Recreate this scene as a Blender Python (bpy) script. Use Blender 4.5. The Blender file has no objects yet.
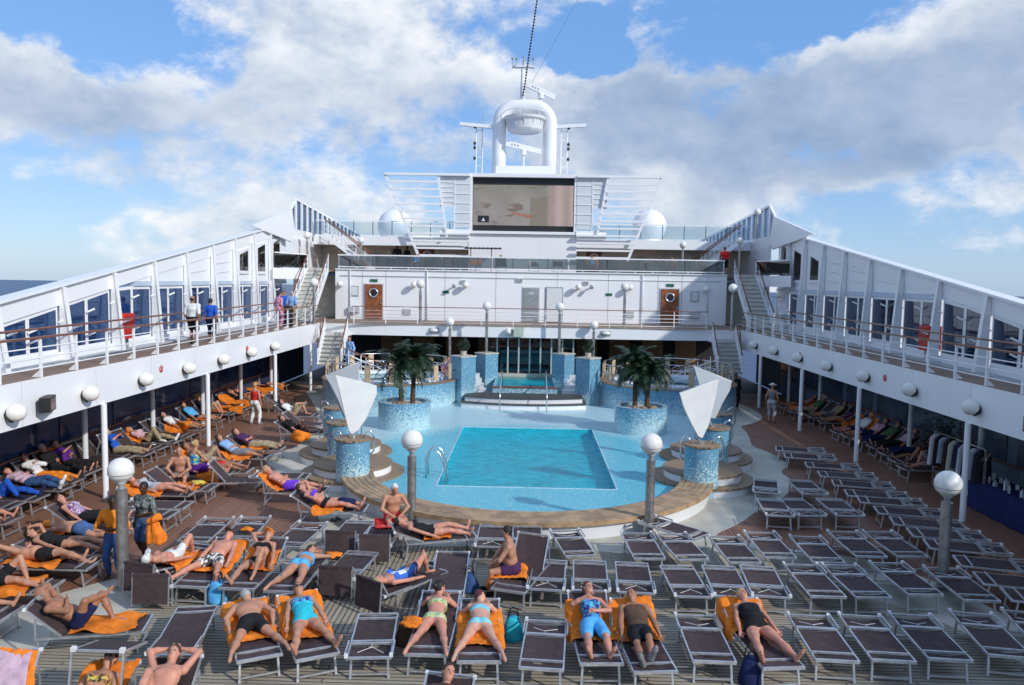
import bpy, math, random
import numpy as np
from mathutils import Vector, Matrix
from mathutils.geometry import tessellate_polygon
random.seed(7)
S = bpy.context.scene
COL = S.collection
PI = math.pi
# ------------------------------------------------------------------ camera
F, CH = 780.0, 6.0
def _ray(px, py): return np.array([(px-512)/F, (342.5-py)/F, -1.0])
_Y = _ray(530, 281); _Y = _Y/np.linalg.norm(_Y)
_Z = np.cross(np.array([1, -0.0162, 0.0]), _Y); _Z = _Z/np.linalg.norm(_Z)
_X = np.cross(_Y, _Z)
R_CW = np.stack([_X, _Y, _Z])
cam = bpy.data.cameras.new('camera'); cam.sensor_width = 36; cam.lens = F/1024*36
cam.clip_start = 0.1; cam.clip_end = 200000
camo = bpy.data.objects.new('camera', cam); COL.objects.link(camo)
M = Matrix([list(r) for r in R_CW]).to_4x4(); M.translation = (0, 0, CH)
camo.matrix_world = M
S.camera = camo
def G(px, py, z=0.0):
    v = R_CW @ _ray(px, py); t = (z-CH)/v[2]
    return (v[0]*t, v[1]*t)
# ------------------------------------------------------------------ objects
def tag(o, label=None, cat=None, group=None, kind=None):
    if label: o['label'] = label
    if cat: o['category'] = cat
    if group: o['group'] = group
    if kind: o['kind'] = kind
    return o
def thing(name, label, cat, loc=(0, 0, 0), rz=0.0, group=None):
    o = bpy.data.objects.new(name, None); COL.objects.link(o)
    o.empty_display_size = 0.2
    o.location = loc; o.rotation_euler = (0, 0, rz)
    return tag(o, label, cat, group)
def kids(o): return list(o.children)
def copy_tree(o, parent=None):
    c = o.copy(); COL.objects.link(c)
    if parent is not None: c.parent = parent
    for ch in kids(o): copy_tree(ch, c)
    return c
class MB:
    def __init__(s): s.v = []; s.f = []
    def add(s, vs, fs):
        n = len(s.v); s.v += [tuple(p) for p in vs]; s.f += [tuple(i+n for i in q) for q in fs]; return s
    def box(s, c, d, rz=0.0, rx=0.0):
        x, y, z = d[0]/2, d[1]/2, d[2]/2
        m = Matrix.Rotation(rz, 3, 'Z') @ Matrix.Rotation(rx, 3, 'X')
        vs = [Vector(c) + m @ Vector((a*x, b*y, e*z)) for e in (-1, 1) for a, b in ((-1, -1), (1, -1), (1, 1), (-1, 1))]
        return s.add(vs, [(3, 2, 1, 0), (4, 5, 6, 7), (0, 1, 5, 4), (1, 2, 6, 5), (2, 3, 7, 6), (3, 0, 4, 7)])
    def bb(s, x0, x1, y0, y1, z0, z1):
        return s.box(((x0+x1)/2, (y0+y1)/2, (z0+z1)/2), (abs(x1-x0), abs(y1-y0), abs(z1-z0)))
    def bar(s, a, b, w, h=None, up=(0, 0, 1)):
        h = h or w; a = Vector(a); b = Vector(b); d = (b-a).normalized(); u = Vector(up)
        if abs(d.dot(u)) > .98: u = Vector((0, 1, 0))
        r = d.cross(u).normalized(); u = r.cross(d)
        vs = [p + r*(i*w/2) + u*(j*h/2) for p in (a, b) for i, j in ((-1, -1), (1, -1), (1, 1), (-1, 1))]
        return s.add(vs, [(0, 1, 2, 3), (7, 6, 5, 4), (4, 5, 1, 0), (5, 6, 2, 1), (6, 7, 3, 2), (7, 4, 0, 3)])
    def tube(s, pts, r, n=6, r2=None, closed=False):
        pts = [Vector(p) for p in pts]; k = len(pts); vs = []; fs = []; pu = None
        for i, p in enumerate(pts):
            if closed: d = pts[(i+1) % k]-pts[i-1]
            else: d = pts[min(i+1, k-1)]-pts[max(i-1, 0)]
            d.normalize()
            u = Vector((0, 0, 1)) if pu is None else pu
            if abs(d.dot(u)) > .95: u = Vector((0, 1, 0)) if abs(d.y) < .9 else Vector((1, 0, 0))
            a = d.cross(u).normalized(); b = a.cross(d).normalized(); pu = b
            rr = r if r2 is None else r+(r2-r)*i/(k-1)
            vs += [p + a*(rr*math.cos(2*PI*j/n)) + b*(rr*math.sin(2*PI*j/n)) for j in range(n)]
        for i in range(k if closed else k-1):
            A = i*n; B = ((i+1) % k)*n
            fs += [(A+j, A+(j+1) % n, B+(j+1) % n, B+j) for j in range(n)]
        if not closed: fs += [tuple(range(n-1, -1, -1)), tuple((k-1)*n+j for j in range(n))]
        return s.add(vs, fs)
    def lathe(s, prof, n=24, c=(0, 0, 0), a0=0.0, a1=2*PI):
        full = abs(a1-a0-2*PI) < 1e-6; m = n if full else n+1; k = len(prof); vs = []
        for i in range(m):
            a = a0+(a1-a0)*i/n
            vs += [(c[0]+r*math.cos(a), c[1]+r*math.sin(a), c[2]+z) for r, z in prof]
        fs = []
        for i in range(n):
            A = i*k; B = ((i+1) % m)*k
            fs += [(A+j, B+j, B+j+1, A+j+1) for j in range(k-1)]
        return s.add(vs, fs)
    def sphere(s, c, r, n=16, sz=1.0):
        prof = [(max(r*math.sin(PI*i/(n//2)), 1e-4), -r*sz*math.cos(PI*i/(n//2))) for i in range(n//2+1)]
        return s.lathe(prof, n, c)
    def disc(s, c, r, z0, z1, n=48):
        return s.lathe([(1e-4, z0), (r, z0), (r, z1), (1e-4, z1)], n, (c[0], c[1], 0))
    def prism(s, poly, z0, z1, axis='z'):
        k = len(poly)
        def P(p, z): return (p[0], p[1], z) if axis == 'z' else ((p[0], z, p[1]) if axis == 'y' else (z, p[0], p[1]))
        vs = [P(p, z0) for p in poly]+[P(p, z1) for p in poly]
        tri = tessellate_polygon([[Vector((p[0], p[1], 0)) for p in poly]])
        fs = [(i, (i+1) % k, k+(i+1) % k, k+i) for i in range(k)]
        fs += [tuple(t) for t in tri]+[tuple(i+k for i in t[::-1]) for t in tri]
        return s.add(vs, fs)
    def sheet(s, poly, z, holes=()):
        loops = [[Vector((p[0], p[1], 0)) for p in poly]]+[[Vector((p[0], p[1], 0)) for p in h] for h in holes]
        tri = tessellate_polygon(loops); vs = [(p.x, p.y, z) for l in loops for p in l]; out = []
        for t in tri:
            a, b, c = (Vector(vs[i]) for i in t)
            out.append(tuple(t) if (b-a).cross(c-a).z > 0 else tuple(t[::-1]))
        return s.add(vs, out)
    def quad(s, a, b, c, d): return s.add([a, b, c, d], [(0, 1, 2, 3)])
    def build(s, name, mat, parent=None, smooth=False, loc=None, fix=True):
        me = bpy.data.meshes.new(name); me.from_pydata(s.v, [], s.f); me.validate()
        if fix and len(s.v) < 60000:
            import bmesh
            b = bmesh.new(); b.from_mesh(me); bmesh.ops.recalc_face_normals(b, faces=b.faces); b.to_mesh(me); b.free()
        me.materials.append(mat)
        if smooth:
            me.polygons.foreach_set('use_smooth', [True]*len(me.polygons))
            if smooth == 'auto': 
                try: me.set_sharp_from_angle(angle=math.radians(40))
                except Exception: pass
        o = bpy.data.objects.new(name, me); COL.objects.link(o)
        if parent is not None: o.parent = parent
        if loc: o.location = loc
        return o
def single(name, mb, mat, label, cat, group=None, kind=None, smooth=False, origin=None):
    if origin is not None:
        mb.v = [(x-origin[0], y-origin[1], z-origin[2]) for x, y, z in mb.v]
    return tag(mb.build(name, mat, None, smooth, loc=origin), label, cat, group, kind)
# ------------------------------------------------------------------ materials
class NT:
    def __init__(s, nt): s.t = nt; s.n = nt.nodes; s.l = nt.links
    def new(s, typ, **kw):
        n = s.n.new(typ)
        for k, v in kw.items(): setattr(n, k, v)
        return n
    def put(s, sock, v):
        if isinstance(v, bpy.types.NodeSocket): s.l.new(v, sock)
        elif v is not None: sock.default_value = v
    def math(s, op, a, b=None, c=None, clamp=False):
        n = s.new('ShaderNodeMath', operation=op, use_clamp=clamp)
        s.put(n.inputs[0], a); s.put(n.inputs[1], b); s.put(n.inputs[2], c); return n.outputs[0]
    def vmath(s, op, a, b=None, scale=None):
        n = s.new('ShaderNodeVectorMath', operation=op); s.put(n.inputs[0], a)
        if b is not None: s.put(n.inputs[1], b)
        if scale is not None: s.put(n.inputs['Scale'], scale)
        return n.outputs['Value'] if op in ('LENGTH', 'DOT_PRODUCT', 'DISTANCE') else n.outputs[0]
    def mix(s, f, a, b, mode='MIX'):
        n = s.new('ShaderNodeMix', data_type='RGBA', blend_type=mode)
        def c(x): return (*x, 1.0) if isinstance(x, (tuple, list)) and len(x) == 3 else x
        s.put(n.inputs[0], f); s.put(n.inputs[6], c(a)); s.put(n.inputs[7], c(b)); return n.outputs[2]
    def noise(s, v, scale, detail=4, rough=.55, dist=0.0):
        n = s.new('ShaderNodeTexNoise'); s.put(n.inputs['Vector'], v)
        n.inputs['Scale'].default_value = scale; n.inputs['Detail'].default_value = detail
        n.inputs['Roughness'].default_value = rough; n.inputs['Distortion'].default_value = dist
        return n.outputs[0]
    def ss(s, x, a, b):
        n = s.new('ShaderNodeMapRange', interpolation_type='SMOOTHSTEP')
        s.put(n.inputs[0], x); n.inputs[1].default_value = a; n.inputs[2].default_value = b; return n.outputs[0]
    def sep(s, v):
        n = s.new('ShaderNodeSeparateXYZ'); s.put(n.inputs[0], v); return n.outputs
    def comb(s, x, y, z):
        n = s.new('ShaderNodeCombineXYZ')
        for i, q in enumerate((x, y, z)): s.put(n.inputs[i], q)
        return n.outputs[0]
    def mapping(s, v, loc=(0, 0, 0), rot=(0, 0, 0), scale=(1, 1, 1)):
        n = s.new('ShaderNodeMapping'); s.put(n.inputs[0], v)
        n.inputs[1].default_value = loc; n.inputs[2].default_value = rot; n.inputs[3].default_value = scale; return n.outputs[0]
    def bump(s, h, strength, dist=.01):
        n = s.new('ShaderNodeBump'); s.put(n.inputs['Height'], h)
        n.inputs['Strength'].default_value = strength; n.inputs['Distance'].default_value = dist; return n.outputs[0]
def new_mat(name):
    m = bpy.data.materials.new(name); m.use_nodes = True; t = NT(m.node_tree)
    return m, t, t.n['Principled BSDF']
def mat(name, col, rough=.5, metal=0.0, var=.12, scale=6.0, bump=0.0, spec=None, coords='Object', sss=0):
    m, t, p = new_mat(name)
    tc = t.new('ShaderNodeTexCoord').outputs[coords]
    n = t.noise(tc, scale, 5)
    lo = tuple(c*(1-var) for c in col); hi = tuple(min(1, c*(1+var)) for c in col)
    t.put(p.inputs['Base Color'], t.mix(t.ss(n, .3, .7), lo, hi))
    t.put(p.inputs['Roughness'], t.math('MULTIPLY_ADD', n, .2, rough-.1, clamp=True))
    p.inputs['Metallic'].default_value = metal
    if spec is not None: p.inputs['Specular IOR Level'].default_value = spec
    if bump: t.put(p.inputs['Normal'], t.bump(t.noise(tc, scale*4, 3), bump))
    return m
def wpos(t): return t.new('ShaderNodeNewGeometry').outputs['Position']
def white_paint(name, col=(.8, .8, .8), grime=.10):
    m, t, p = new_mat(name); P = wpos(t)
    n = t.noise(P, .5, 5); s = t.sep(P)
    streak = t.noise(t.comb(t.math('MULTIPLY', s[0], 3.0), t.math('MULTIPLY', s[1], 3.0), t.math('MULTIPLY', s[2], .25)), 1.5, 4)
    c = t.mix(t.ss(n, .35, .75), col, tuple(x*(1-grime*.5) for x in col))
    c = t.mix(t.math('MULTIPLY', t.ss(streak, .60, .78), grime*2), c, (.56, .52, .46))
    t.put(p.inputs['Base Color'], c); p.inputs['Roughness'].default_value = .38
    t.put(p.inputs['Normal'], t.bump(t.noise(P, 1.6, 2), .08, .03))
    return m
def planks(name, c1, c2, gap, width, length, along, rough=.7, seam=.008, dirt=.25, spec=.3):
    m, t, p = new_mat(name); P = wpos(t)
    v = P if along == 'x' else t.mapping(P, rot=(0, 0, PI/2))
    b = t.new('ShaderNodeTexBrick'); t.put(b.inputs['Vector'], v)
    b.inputs['Color1'].default_value = (*c1, 1); b.inputs['Color2'].default_value = (*c2, 1); b.inputs['Mortar'].default_value = (*gap, 1)
    b.inputs['Scale'].default_value = 1.0; b.inputs['Mortar Size'].default_value = seam; b.inputs['Mortar Smooth'].default_value = .3
    b.inputs['Brick Width'].default_value = length; b.inputs['Row Height'].default_value = width; b.offset = .37
    g = t.noise(t.mapping(v, scale=(1.0, 14, 1)), 2.0, 5)
    c = t.mix(t.math('MULTIPLY', t.ss(g, .3, .75), .55), b.outputs[0], tuple(x*.55 for x in c1))
    d = t.noise(P, .55, 6, .6)
    c = t.mix(t.math('MULTIPLY', t.ss(d, .42, .75), dirt*2), c, tuple(x*.5 for x in c2))
    t.put(p.inputs['Base Color'], c); t.put(p.inputs['Roughness'], t.math('MULTIPLY_ADD', d, .35, rough-.2, clamp=True))
    p.inputs['Specular IOR Level'].default_value = spec
    t.put(p.inputs['Normal'], t.bump(b.outputs[1], .5, -.006))
    return m
def mosaic(name, zlo, zhi, floor=False):
    # small glass tiles, blue above and white below (the fade is laid in tiles)
    m, t, p = new_mat(name); P = wpos(t)
    if floor:
        s = t.sep(P)
        cell = t.vmath('FLOOR', t.vmath('SCALE', P, scale=30.0))
        cell = t.vmath('MULTIPLY', cell, (1, 1, 0))
        ex = t.math('MULTIPLY', s[0], 1/6.3); ey = t.math('MULTIPLY', t.math('SUBTRACT', s[1], 23.5), 1/8.2)
        r = t.math('SQRT', t.math('ADD', t.math('MULTIPLY', ex, ex), t.math('MULTIPLY', ey, ey)))
        w = t.math('MULTIPLY_ADD', t.ss(r, .80, 1.04), .88, .05)
    else:
        cell = t.vmath('FLOOR', t.vmath('SCALE', P, scale=34.0))
        w = t.math('SUBTRACT', 1.0, t.ss(t.sep(P)[2], zlo, zhi))
        w = t.math('MULTIPLY_ADD', w, .9, .04)
    wn = t.new('ShaderNodeTexWhiteNoise', noise_dimensions='3D'); t.put(wn.inputs[0], cell)
    wn2 = t.new('ShaderNodeTexWhiteNoise', noise_dimensions='3D'); t.put(wn2.inputs[0], t.vmath('ADD', cell, (31.3, 7.7, 3.1)))
    blue = t.mix(wn2.outputs[0], (.115, .28, .41), (.165, .36, .48)) if not floor else t.mix(wn2.outputs[0], (.095, .43, .54), (.145, .53, .62))
    pale = t.mix(wn2.outputs[0], (.38, .60, .66), (.55, .68, .68))
    isw = t.math('LESS_THAN', wn.outputs[0], w)
    c = t.mix(isw, blue, pale)
    t.put(p.inputs['Base Color'], c); p.inputs['Roughness'].default_value = .22
    if floor:
        t.put(p.inputs['Normal'], t.bump(t.noise(P, 5, 3), .3, .03)); p.inputs['Roughness'].default_value = .3; p.inputs['Specular IOR Level'].default_value = .22
    return m
def glass(name, tint, refl=.12, rough=.02, k=1.0):
    m, t, p = new_mat(name); t.n.remove(p); out = t.n['Material Output']
    tr = t.new('ShaderNodeBsdfTransparent'); tr.inputs[0].default_value = (*tint, 1)
    gl = t.new('ShaderNodeBsdfGlossy'); gl.inputs[0].default_value = (.9, .93, .95, 1); gl.inputs[1].default_value = rough
    fr = t.new('ShaderNodeFresnel'); fr.inputs[0].default_value = 1.45
    f = t.math('MULTIPLY_ADD', fr.outputs[0], k, refl-.04*k, clamp=True)
    mx = t.new('ShaderNodeMixShader'); t.put(mx.inputs[0], f); t.l.new(tr.outputs[0], mx.inputs[1]); t.l.new(gl.outputs[0], mx.inputs[2])
    t.l.new(mx.outputs[0], out.inputs[0]); return m
def water(name, tint, scale=2.2, bump=.35):
    m, t, p = new_mat(name); t.n.remove(p); out = t.n['Material Output']; P = wpos(t)
    n1 = t.noise(t.mapping(P, scale=(1, 1.6, 1)), scale, 4, .6, .6)
    nb = t.bump(n1, bump, .12)
    tr = t.new('ShaderNodeBsdfTransparent')
    t.put(tr.inputs[0], t.mix(t.ss(n1, .36, .62), tuple(x*.74 for x in tint), tint))  # light and dark of the ripples put into the tint
    gl = t.new('ShaderNodeBsdfGlossy'); gl.inputs[1].default_value = .06; t.put(gl.inputs['Normal'], nb)
    fr = t.new('ShaderNodeFresnel'); fr.inputs[0].default_value = 1.33; t.put(fr.inputs['Normal'], nb)
    mx = t.new('ShaderNodeMixShader'); t.put(mx.inputs[0], t.math('MINIMUM', fr.outputs[0], .20)); t.l.new(tr.outputs[0], mx.inputs[1]); t.l.new(gl.outputs[0], mx.inputs[2])
    t.l.new(mx.outputs[0], out.inputs[0]); return m
def fabric(name, col, rough=.85, var=.18, weave=0.0):
    m, t, p = new_mat(name); tc = t.new('ShaderNodeTexCoord').outputs['Object']
    n = t.noise(tc, 9, 4); n2 = t.noise(tc, 2.0, 3)
    c = t.mix(t.ss(n, .3, .7), tuple(x*(1-var) for x in col), tuple(min(1, x*(1+var*.6)) for x in col))
    c = t.mix(t.math('MULTIPLY', t.ss(n2, .55, .75), .4), c, tuple(min(1, x*1.5+.01) for x in col))
    if weave:      # every panel has faded a little differently
        oi = t.new('ShaderNodeObjectInfo').outputs['Random']; tc2 = t.sep(tc)
        c = t.mix(t.math('MULTIPLY', oi, .55), c, tuple(x*1.75 for x in col)); c = t.mix(t.math('MULTIPLY', t.ss(t.noise(t.vmath('ADD', tc, t.comb(t.math('MULTIPLY', oi, 30.0), 0.0, 0.0)), 3.0, 4), .5, .72), .35), c, tuple(x*2.4 for x in col))
    t.put(p.inputs['Base Color'], c); p.inputs['Roughness'].default_value = rough; p.inputs['Specular IOR Level'].default_value = .2
    t.put(p.inputs['Normal'], t.bump(n, .3, .02)); return m
def pattern(name, cols, scale=14, kind='cells'):
    m, t, p = new_mat(name); tc = t.new('ShaderNodeTexCoord').outputs['Object']
    if kind == 'stripe':
        w = t.math('FRACT', t.math('MULTIPLY', t.sep(tc)[2 if scale > 0 else 0], abs(scale)))
        c = t.mix(t.math('GREATER_THAN', w, .5), cols[0], cols[1])
    else:
        c = t.mix(t.ss(t.noise(tc, scale, 2), .47, .53), cols[0], cols[1])
        if len(cols) > 2: c = t.mix(t.ss(t.noise(t.vmath('ADD', tc, (5, 3, 1)), scale*.9, 2), .55, .6), c, cols[2])
    t.put(p.inputs['Base Color'], c); p.inputs['Roughness'].default_value = .8; return m
MT = {}
WHITE = white_paint('white_paint', (.85, .85, .85), .07); WHITE2 = white_paint('white_paint_old', (.70, .71, .71), .16)
ALU = mat('aluminium', (.64, .65, .66), .42, .8, .12, 9)
STEEL = mat('brushed_steel', (.38, .37, .35), .38, .8, .25, 5)
STEELB = mat('polished_steel', (.72, .73, .74), .22, .95, .06, 4)
MESHF = fabric('brown_mesh_fabric', (.052, .036, .036), .75, .25, 1.0)
MESHD = fabric('black_mesh_fabric', (.028, .022, .024), .8, .2)
KNOB = mat('white_plastic', (.75, .75, .73), .4)
TEAKR = planks('teak_brown_planks', (.33, .165, .10), (.265, .125, .075), (.06, .035, .025), .095, 3.4, 'y', .6, .010, .22)
GREYX = planks('weathered_planks_across', (.47, .41, .315), (.39, .34, .255), (.07, .065, .055), .10, 3.0, 'x', .75, .016, .2)
GREYY = planks('weathered_planks_along', (.46, .40, .305), (.38, .33, .245), (.07, .065, .055), .10, 3.0, 'y', .75, .016, .2)
RIMW = mat('oiled_teak', (.38, .25, .135), .5, 0, .3, 3)
RIMD = planks('teak_tread', (.40, .28, .17), (.33, .22, .13), (.08, .05, .03), .07, 2.0, 'x', .55, .010, .2)
HANDR = mat('varnished_handrail', (.20, .075, .04), .3, 0, .2, 5)
PANELW = mat('pale_wood_panel', (.52, .40, .26), .5, 0, .2, 6)
PATH = mat('cream_composite', (.50, .47, .39), .8, 0, .13, 1.2, .1, coords='Object')
GALD = planks('gallery_planks', (.37, .25, .175), (.31, .205, .14), (.10, .07, .05), .07, 3.0, 'y', .7, .008, .15)
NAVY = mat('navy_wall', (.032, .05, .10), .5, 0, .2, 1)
NAVYL = mat('sea_lit_wall', (.12, .17, .25), .45, 0, .2, 1); NAVYG = mat('navy_glazing', (.022, .042, .11), .12, 0, .3, .8); NAVYLG = mat('sea_lit_glazing', (.06, .09, .14), .12, 0, .3, .8)  # right-hand wall and glazing coloured lighter for the bright sea behind
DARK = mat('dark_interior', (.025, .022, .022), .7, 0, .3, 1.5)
DOORW = mat('mahogany', (.26, .085, .03), .35, 0, .3, 5)
BLACK = mat('black_rubber', (.015, .015, .016), .5)
GREY = mat('grey_paint', (.32, .34, .35), .5)
CREAM = mat('cream_panel', (.60, .57, .49), .5, 0, .1, 2)
GLOBE = mat('opal_globe', (.80, .78, .72), .22, 0, .07, 4)
RED = mat('red_paint', (.55, .02, .015), .4); GREEN = mat('sign_green', (.01, .12, .06), .5)
MOSC = mosaic('mosaic_fade_column', .1, 1.25); MOSW = mosaic('mosaic_fade_wall', .0, 1.2)
MOSP = mosaic('mosaic_fade_pillar', .1, 1.35); MOSF = mosaic('mosaic_floor', 0, 1, True)
MOSPL = mosaic('mosaic_fade_planter', .35, 1.35)
ORANGE = fabric('orange_towelling', (.80, .215, .024), .95, .22)
GLASSW = glass('clear_window_glass', (.40, .51, .66), .02, .02, .45); GLASSR = glass('sun_dimming_glass', (.26, .34, .44), .05, .02, .8); GLASSD = glass('smoked_glass', (.44, .49, .52), .14)  # right-hand panes made darker to hold the sun off the deck
GLASSG = glass('green_glass', (.80, .86, .88), .06)
# ------------------------------------------------------------------ world and sun
SUNV = Vector((1.55, -1.12, 1.1)).normalized()
w = bpy.data.worlds.new('World'); S.world = w; w.use_nodes = True
t = NT(w.node_tree); bg = t.n['Background']
sky = t.new('ShaderNodeTexSky', sky_type='NISHITA', sun_disc=False)
sky.sun_elevation = math.asin(SUNV.z); sky.sun_rotation = math.atan2(SUNV.x, SUNV.y)
sky.air_density = 1.0; sky.dust_density = 0.6; sky.ozone_density = 2.0; sky.altitude = 0
TILT = math.radians(0.52)        # the ship trims a little by the stern: the horizon lies half a degree below the deck plane
d0 = t.new('ShaderNodeTexCoord').outputs['Generated']
dv = t.mapping(d0, rot=(TILT, 0, 0))
s = t.sep(dv)
t.put(sky.inputs['Vector'], t.comb(s[0], s[1], t.math('MAXIMUM', s[2], .004)))
az = t.math('ARCTAN2', s[0], s[1]); el = t.math('ARCSINE', s[2])
q = t.comb(az, t.math('MULTIPLY', el, 1.5), 0.0)
def qp(px, py):
    v = R_CW @ _ray(px, py); v = v/np.linalg.norm(v)
    return (math.atan2(v[0], v[1]), math.asin(v[2])*1.5, 0.0)
def blob(px, py, r, wgt, acc):
    # a soft bump of cloud amount about one direction of the sky
    d = t.vmath('DISTANCE', qw, qp(px, py))
    b = t.math('MULTIPLY', t.ss(d, r/F*1.1, 0.0), wgt)
    return b if acc is None else t.math('ADD', acc, b)
_n = t.new('ShaderNodeTexNoise'); t.put(_n.inputs['Vector'], q); _n.inputs['Scale'].default_value = 7.0; _n.inputs['Detail'].default_value = 8; _n.inputs['Roughness'].default_value = .62
qw = t.vmath('ADD', q, t.vmath('SCALE', t.vmath('SUBTRACT', _n.outputs[1], (.5, .5, .5)), scale=.20))
amt = None
for b in ((60, 95, 120, .18), (85, 15, 95, -.32), (0, 40, 70, .12), (200, 45, 60, -.12), (110, 185, 120, .09), (300, 40, 170, .22), (420, 60, 140, .12), (330, 165, 130, .02), (590, 38, 46, -.42), (600, 100, 110, .22),
          (700, 120, 180, .22), (900, 130, 180, .26), (780, 10, 90, -.32), (690, 25, 55, -.12), (860, 40, 70, .20), (700, 200, 90, .12), (960, 215, 90, .06), (860, 245, 120, -.20), (70, 250, 180, -.14), (240, 215, 120, .07), (980, 275, 120, -.2), (1020, 20, 110, .24), (935, 214, 50, .16), (985, 245, 45, .10), (830, 228, 40, .14), (930, 178, 75, -.20), (822, 150, 38, -.22), (690, 230, 40, .10), (350, 130, 40, .12)):
    amt = blob(*b, amt)
def dens(v):
    n1 = t.noise(v, 5.0, 12, .60, .15); n2 = t.noise(t.vmath('ADD', v, (3.1, 1.7, 0)), 15.0, 9, .62, .2)
    return t.math('MULTIPLY_ADD', n2, .30, t.math('MULTIPLY', n1, .85))
D = t.math('ADD', dens(q), amt)
D2 = t.math('ADD', dens(t.vmath('ADD', q, (.030, .035, 0))), amt)
cover = t.ss(D, .525, .70)
lit = t.math('MULTIPLY_ADD', t.math('SUBTRACT', D, D2), 3.6, .50, clamp=True)
thick = t.ss(D, .60, .98)
gb = None
for b in ((730, 120, 170, 1.0), (930, 120, 170, 1.0), (620, 110, 120, .70), (560, 200, 90, .2), (250, 100, 140, .50), (60, 105, 120, .50), (440, 130, 130, .60), (330, 20, 160, -.55), (870, 30, 70, -.6), (50, 60, 60, -.3), (545, 50, 50, -.6), (640, 170, 60, -.3), (780, 200, 60, -.5), (960, 220, 110, -.5)):
    gb = blob(*b, gb)
gr = t.math('ADD', t.math('MULTIPLY', thick, .62), gb, clamp=True)
wht = t.mix(lit, (.52, .62, .77), (1.05, 1.05, 1.05))
gry = t.mix(lit, (.30, .41, .60), (.47, .57, .73))
cc = t.mix(gr, wht, gry)
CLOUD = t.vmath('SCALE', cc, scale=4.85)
haze = t.ss(el, .22, -.02)
skyc = t.mix(.72, sky.outputs[0], t.mix(haze, (.66, 1.70, 3.85), (1.42, 2.38, 3.8)))
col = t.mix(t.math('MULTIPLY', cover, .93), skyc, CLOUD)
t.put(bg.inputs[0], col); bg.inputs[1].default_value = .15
sun = bpy.data.lights.new('sun', 'SUN'); sun.energy = 2.3; sun.angle = math.radians(1.6); sun.color = (1, .975, .935)
suno = bpy.data.objects.new('sun', sun); COL.objects.link(suno)
suno.rotation_euler = SUNV.to_track_quat('Z', 'Y').to_euler()
S.view_settings.view_transform = 'Standard'; S.view_settings.look = 'None'; S.view_settings.exposure = 0.46; S.view_settings.gamma = 1
try: S.cycles.max_bounces = 8; S.cycles.transparent_max_bounces = 16; S.cycles.use_denoising = True; S.cycles.caustics_reflective = False; S.cycles.sample_clamp_indirect = 4
except Exception: pass
# ------------------------------------------------------------------ sea
m, t, p = new_mat('sea_water'); P = wpos(t)
t.put(p.inputs['Base Color'], t.mix(t.ss(t.noise(t.mapping(P, scale=(1, .3, 1)), .004, 4), .4, .6), (.009, .045, .12), (.013, .06, .15)))
p.inputs['Roughness'].default_value = .35; p.inputs['Specular IOR Level'].default_value = .2
t.put(p.inputs['Normal'], t.bump(t.noise(P, .12, 6, .6), .7, 1.2))
sea = MB(); sea.sheet([(-90000, -90000), (90000, -90000), (90000, 90000), (-90000, 90000)], 0)
so = tag(sea.build('sea', m), kind='structure'); so.location = (0, 0, -22); so.rotation_euler = (-TILT, 0, 0)
# ------------------------------------------------------------------ decks
def Gl(pts, z=0.0): return [G(x, y, z) for x, y in pts]
HX, HY0, HY1 = 2.55, 21.55, 30.5
dk = MB(); dk.sheet([(-14, -6), (14, -6), (14, 43), (-14, 43)], 0.0, [[(-HX, HY0), (HX, HY0), (HX, HY1), (-HX, HY1)]])
tag(dk.build('deck', PATH), kind='structure')
tr = Gl([(741, 404), (758, 412), (764, 418), (755, 423), (739, 426.5), (746, 431), (750, 439), (751, 446), (766, 451), (780, 458), (790, 465), (779, 472), (790, 478), (793, 486), (785, 497), (770, 505), (755, 512), (740, 524), (711, 536), (730, 540), (790, 549), (850, 556), (900, 568), (960, 592), (1024, 625), (1100, 665)], 0.0)
tl = Gl([(306, 392), (311, 400), (318, 412), (318, 425), (300, 446), (280, 452), (263, 457), (266, 463), (272, 467), (285, 478), (300, 490), (312, 505), (320, 520), (318, 530), (290, 542), (230, 553), (170, 566), (108, 580), (60, 593), (0, 613), (-80, 645)], 0.0)
def smooth_poly(pts, it=2):
    for _ in range(it):
        out = [pts[0]]
        for a, b in zip(pts[:-1], pts[1:]):
            out += [(a[0]*.75+b[0]*.25, a[1]*.75+b[1]*.25), (a[0]*.25+b[0]*.75, a[1]*.25+b[1]*.75)]
        pts = out+[pts[-1]]
    return pts
tag(MB().sheet(smooth_poly(tr)+[(13.98, tr[-1][1]), (13.98, 42.9), (tr[0][0], 42.9)], .004).build('teak_floor', TEAKR), kind='structure')
tag(MB().sheet(smooth_poly(tl)+[(-13.98, tl[-1][1]), (-13.98, 42.9), (tl[0][0], 42.9)], .004).build('teak_floor', TEAKR), kind='structure')
gp = smooth_poly(Gl([(-100, 760), (0, 672), (39, 648), (78, 626), (156, 604), (230, 585), (290, 568), (330, 556), (400, 548), (470, 546), (530, 548), (600, 551), (660, 557), (730, 566), (800, 577), (880, 600), (950, 625), (1010, 655), (1060, 690), (1200, 780)]))
tag(MB().sheet(gp+[(9, -5), (-8, -5)], .004).build('plank_floor', GREYX), kind='structure')
tag(MB().sheet([(-5.1, 12.7), (-1.0, 12.7), (-1.0, 17.0), (-2.6, 17.2), (-3.6, 16.7), (-5.1, 15.4)], .008).build('plank_floor', GREYY), kind='structure')
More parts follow.
